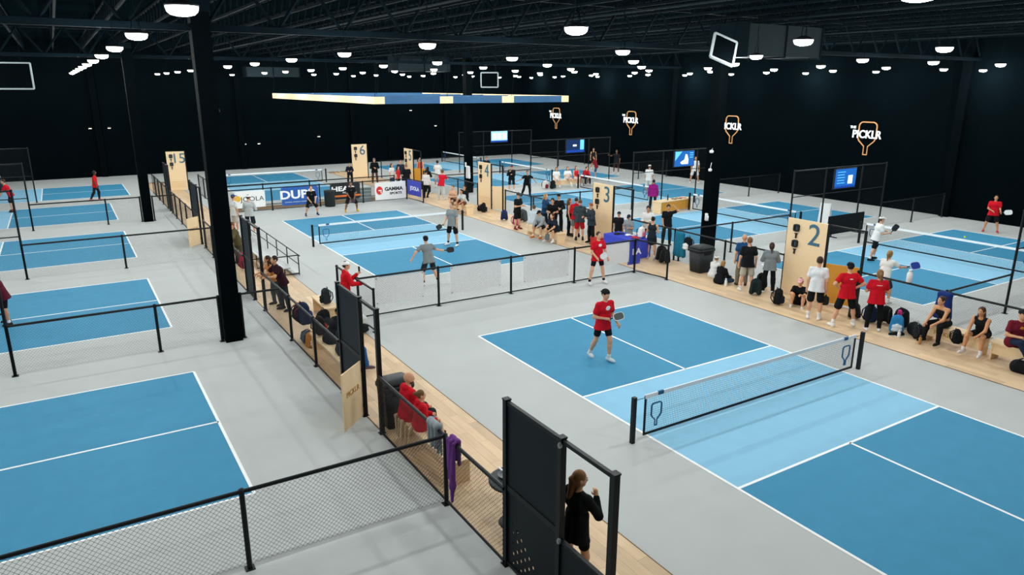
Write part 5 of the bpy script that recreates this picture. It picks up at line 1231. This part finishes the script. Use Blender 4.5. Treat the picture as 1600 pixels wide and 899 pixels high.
# far walkway around boards 4, 5 and 6
person('person in navy crouching beside the number 6 board', 4.35, 37.6, 250, 1.55, 'railing', ('1a2230', 'hoodie'), ('15181b', 'pants'), ('short', '15110e'), None, 'dba685')
person('man in black jacket and cap before the number 6 board', 5.95, 37.2, 255, 1.78, 'folded', ('14171a', 'jacket'), ('5a3c30', 'pants'), ('short', '2a2018'), ('6a6e70', 1), 'dba685')
person('woman in white shirt in the far group', 6.1, 34.6, 300, 1.64, 'stand', (WH, 'tee'), ('3a5a80', 'pants'), ('long', '5a3c24'), None, 'dba685')
person('child in red shirt in the far group', 6.15, 33.7, 310, 1.56, 'stand', ('cc2a30', 'tee'), ('23282c', 'pants'), ('long', '3a2618'), None, 'dba685')
person('tall man in dark blue at the back of the far group', 7.0, 35.2, 250, 1.78, 'stand', ('23303c', 'long'), ('15181b', 'pants'), ('short', '15110e'), None, 'd09a78')
person('man in black tee and shorts behind the white banner', 5.85, 31.6, 80, 1.88, 'phone', ('121518', 'tee'), ('121518', 'shorts'), ('short', '8a6a44'), None, 'dba685', '3a3a3a', '3a3a3a')
person('woman in orange red top behind the number 5 board', 9.2, 36.9, 240, 1.68, 'stand', ('d85a3a', 'tank'), (WH, 'skirt'), ('long', '9a6a3a'), None, 'dca988')
person('woman in black with dark hair by the red shirted man', 7.2, 31.5, 20, 1.66, 'folded', ('14171a', 'long'), ('14171a', 'pants'), ('long', '15110e'), None, 'd09a78')
person('woman in white jacket and black leggings leaning', 6.25, 29.7, 40, 1.68, 'stand', ('e2deda', 'long'), ('14171a', 'leggings'), ('short', '15110e'), None, 'd09a78', '22262a', None, mod=dict(R=[(.3, -.1, -1), (-.3, -.2, -1)]))
person('man in red shirt and pale trousers leaning on the fence', 6.75, 28.7, 35, 1.78, 'railing', ('cc1a30', 'tee'), ('c6c8c4', 'pants'), ('short', '6a4a30'), None, 'dba685', 'd8d8d8')
person('man in white tee behind the red shirted man', 8.9, 33.6, 45, 1.78, 'folded', (WH, 'tee'), ('c8cacc', 'shorts'), ('short', '15110e'), None, 'c99068')
person('woman in beige top sitting with outstretched leg', 5.75, 25.2, 215, 1.66, 'sitcross', ('d8a888', 'tee'), ('4a3a34', 'shorts'), ('bun', '6a4428'), None, 'dca988', 'd8c8bc', None, seat=.46)
person('person in black sitting behind the white shirted sitter', 6.2, 24.75, 215, 1.68, 'sit', ('15181b', 'hoodie'), ('15181b', 'pants'), ('short', '15110e'), None, 'c99068', '22262a', seat=.46)
person('person in pale grey tee sitting beside the number 4 board', 5.75, 23.95, 205, 1.7, 'sitlean', ('c6caca', 'tee'), ('6a3a28', 'shorts'), ('bun', '15110e'), None, 'c99068', '5a4a3a', None, seat=.46)
person('person in black behind the number 4 board', 13.4, 35.0, 240, 1.7, 'folded', ('15181b', 'hoodie'), ('15181b', 'pants'), ('short', '2a1a12'), None, 'c99068')
person('person sitting cross-legged on the court edge beside the number 4 board', 11.2, 33.2, 190, 1.6, 'crosslegs', ('1a1d20', 'tee'), ('23282c', 'shorts'), ('short', '3a2618'), None, 'dba685', z=0)

# ------------------------------------------------------------------ things held
def hold(key, label, face, edge, d=None, n=(-.5, -.8, .3), sc_=1.0):
    pos, dv, Mw = HANDS[key]
    dv = Vector(d) if d is not None else dv
    paddle(label, pos, dv, face, edge, n, sc_)
hold('p2R', 'grey faced paddle with white edge held by the walking player', '565d5a', 'e8e8e6', (.85, -.4, .25), (-.35, -.8, .5), .95)
hold('p3R', 'white paddle held by the red shirted player at the banners', 'e6e8e8', 'cfd4d6', (.3, -.5, .5))
hold('p4R', 'black paddle held out by the reaching grey player', '1d2124', '121517', (.9, -.3, .05), (-.3, -.9, .4), .95)
hold('p5R', 'black paddle lowered beside the net', '1d2124', '121517', (-.9, -.2, -.3), (-.3, -.9, .3))
hold('p6R', 'dark paddle of the player with blue shoes', '2a3040', '15181b', (-.3, -.6, -.3))
hold('p7R', 'dark paddle of the player with yellow shoes', '3a2c38', '15181b', (.2, -.6, -.3))
hold('p30R', 'black paddle held at the chest by the white capped player', '23282c', '121517', (.3, -.4, .8), (-.6, -.7, .2))
hold('p31R', 'blue paddle swung by the woman in white', '1f3fa0', 'c8d4e8', (.85, -.35, .1), (-.4, -.8, .5), 1.25)
hold('p32L', 'white paddle held by the red shirted far player', 'e8ecee', 'd0d6da', (.6, -.7, .1), (-.6, -.7, .3), 1.15)
hold('p34R', 'dark red paddle of the white capped player', '6a2a38', '3a1c22', (-.2, -.4, -.5))
hold('p51L', 'grey paddle resting on the sitting woman', '5a6468', '2a3034', (-.3, -.2, -.9), (-.8, -.4, .2))
hold('p24R', 'black paddle hanging from the hand of the white shirted man', '1d2124', '121517', (0, 0, -1), (-.6, -.8, 0))
hold('p17R', 'black paddle held by the bending side court player', '23282c', '121517', (-.9, 0, .1))
ph = HANDS['comL'][0]
e = empty('phone', (ph.x, ph.y, ph.z-.03), .3, label='black phone raised by the commentator', cat='phone')
MB().bbox(-.006, .006, -.037, .037, 0, .2).build('case', M_RUBBER, e); MB().bbox(.006, .008, -.033, .033, .01, .19).build('display', mat('phone_glass', '10161c', .2), e)
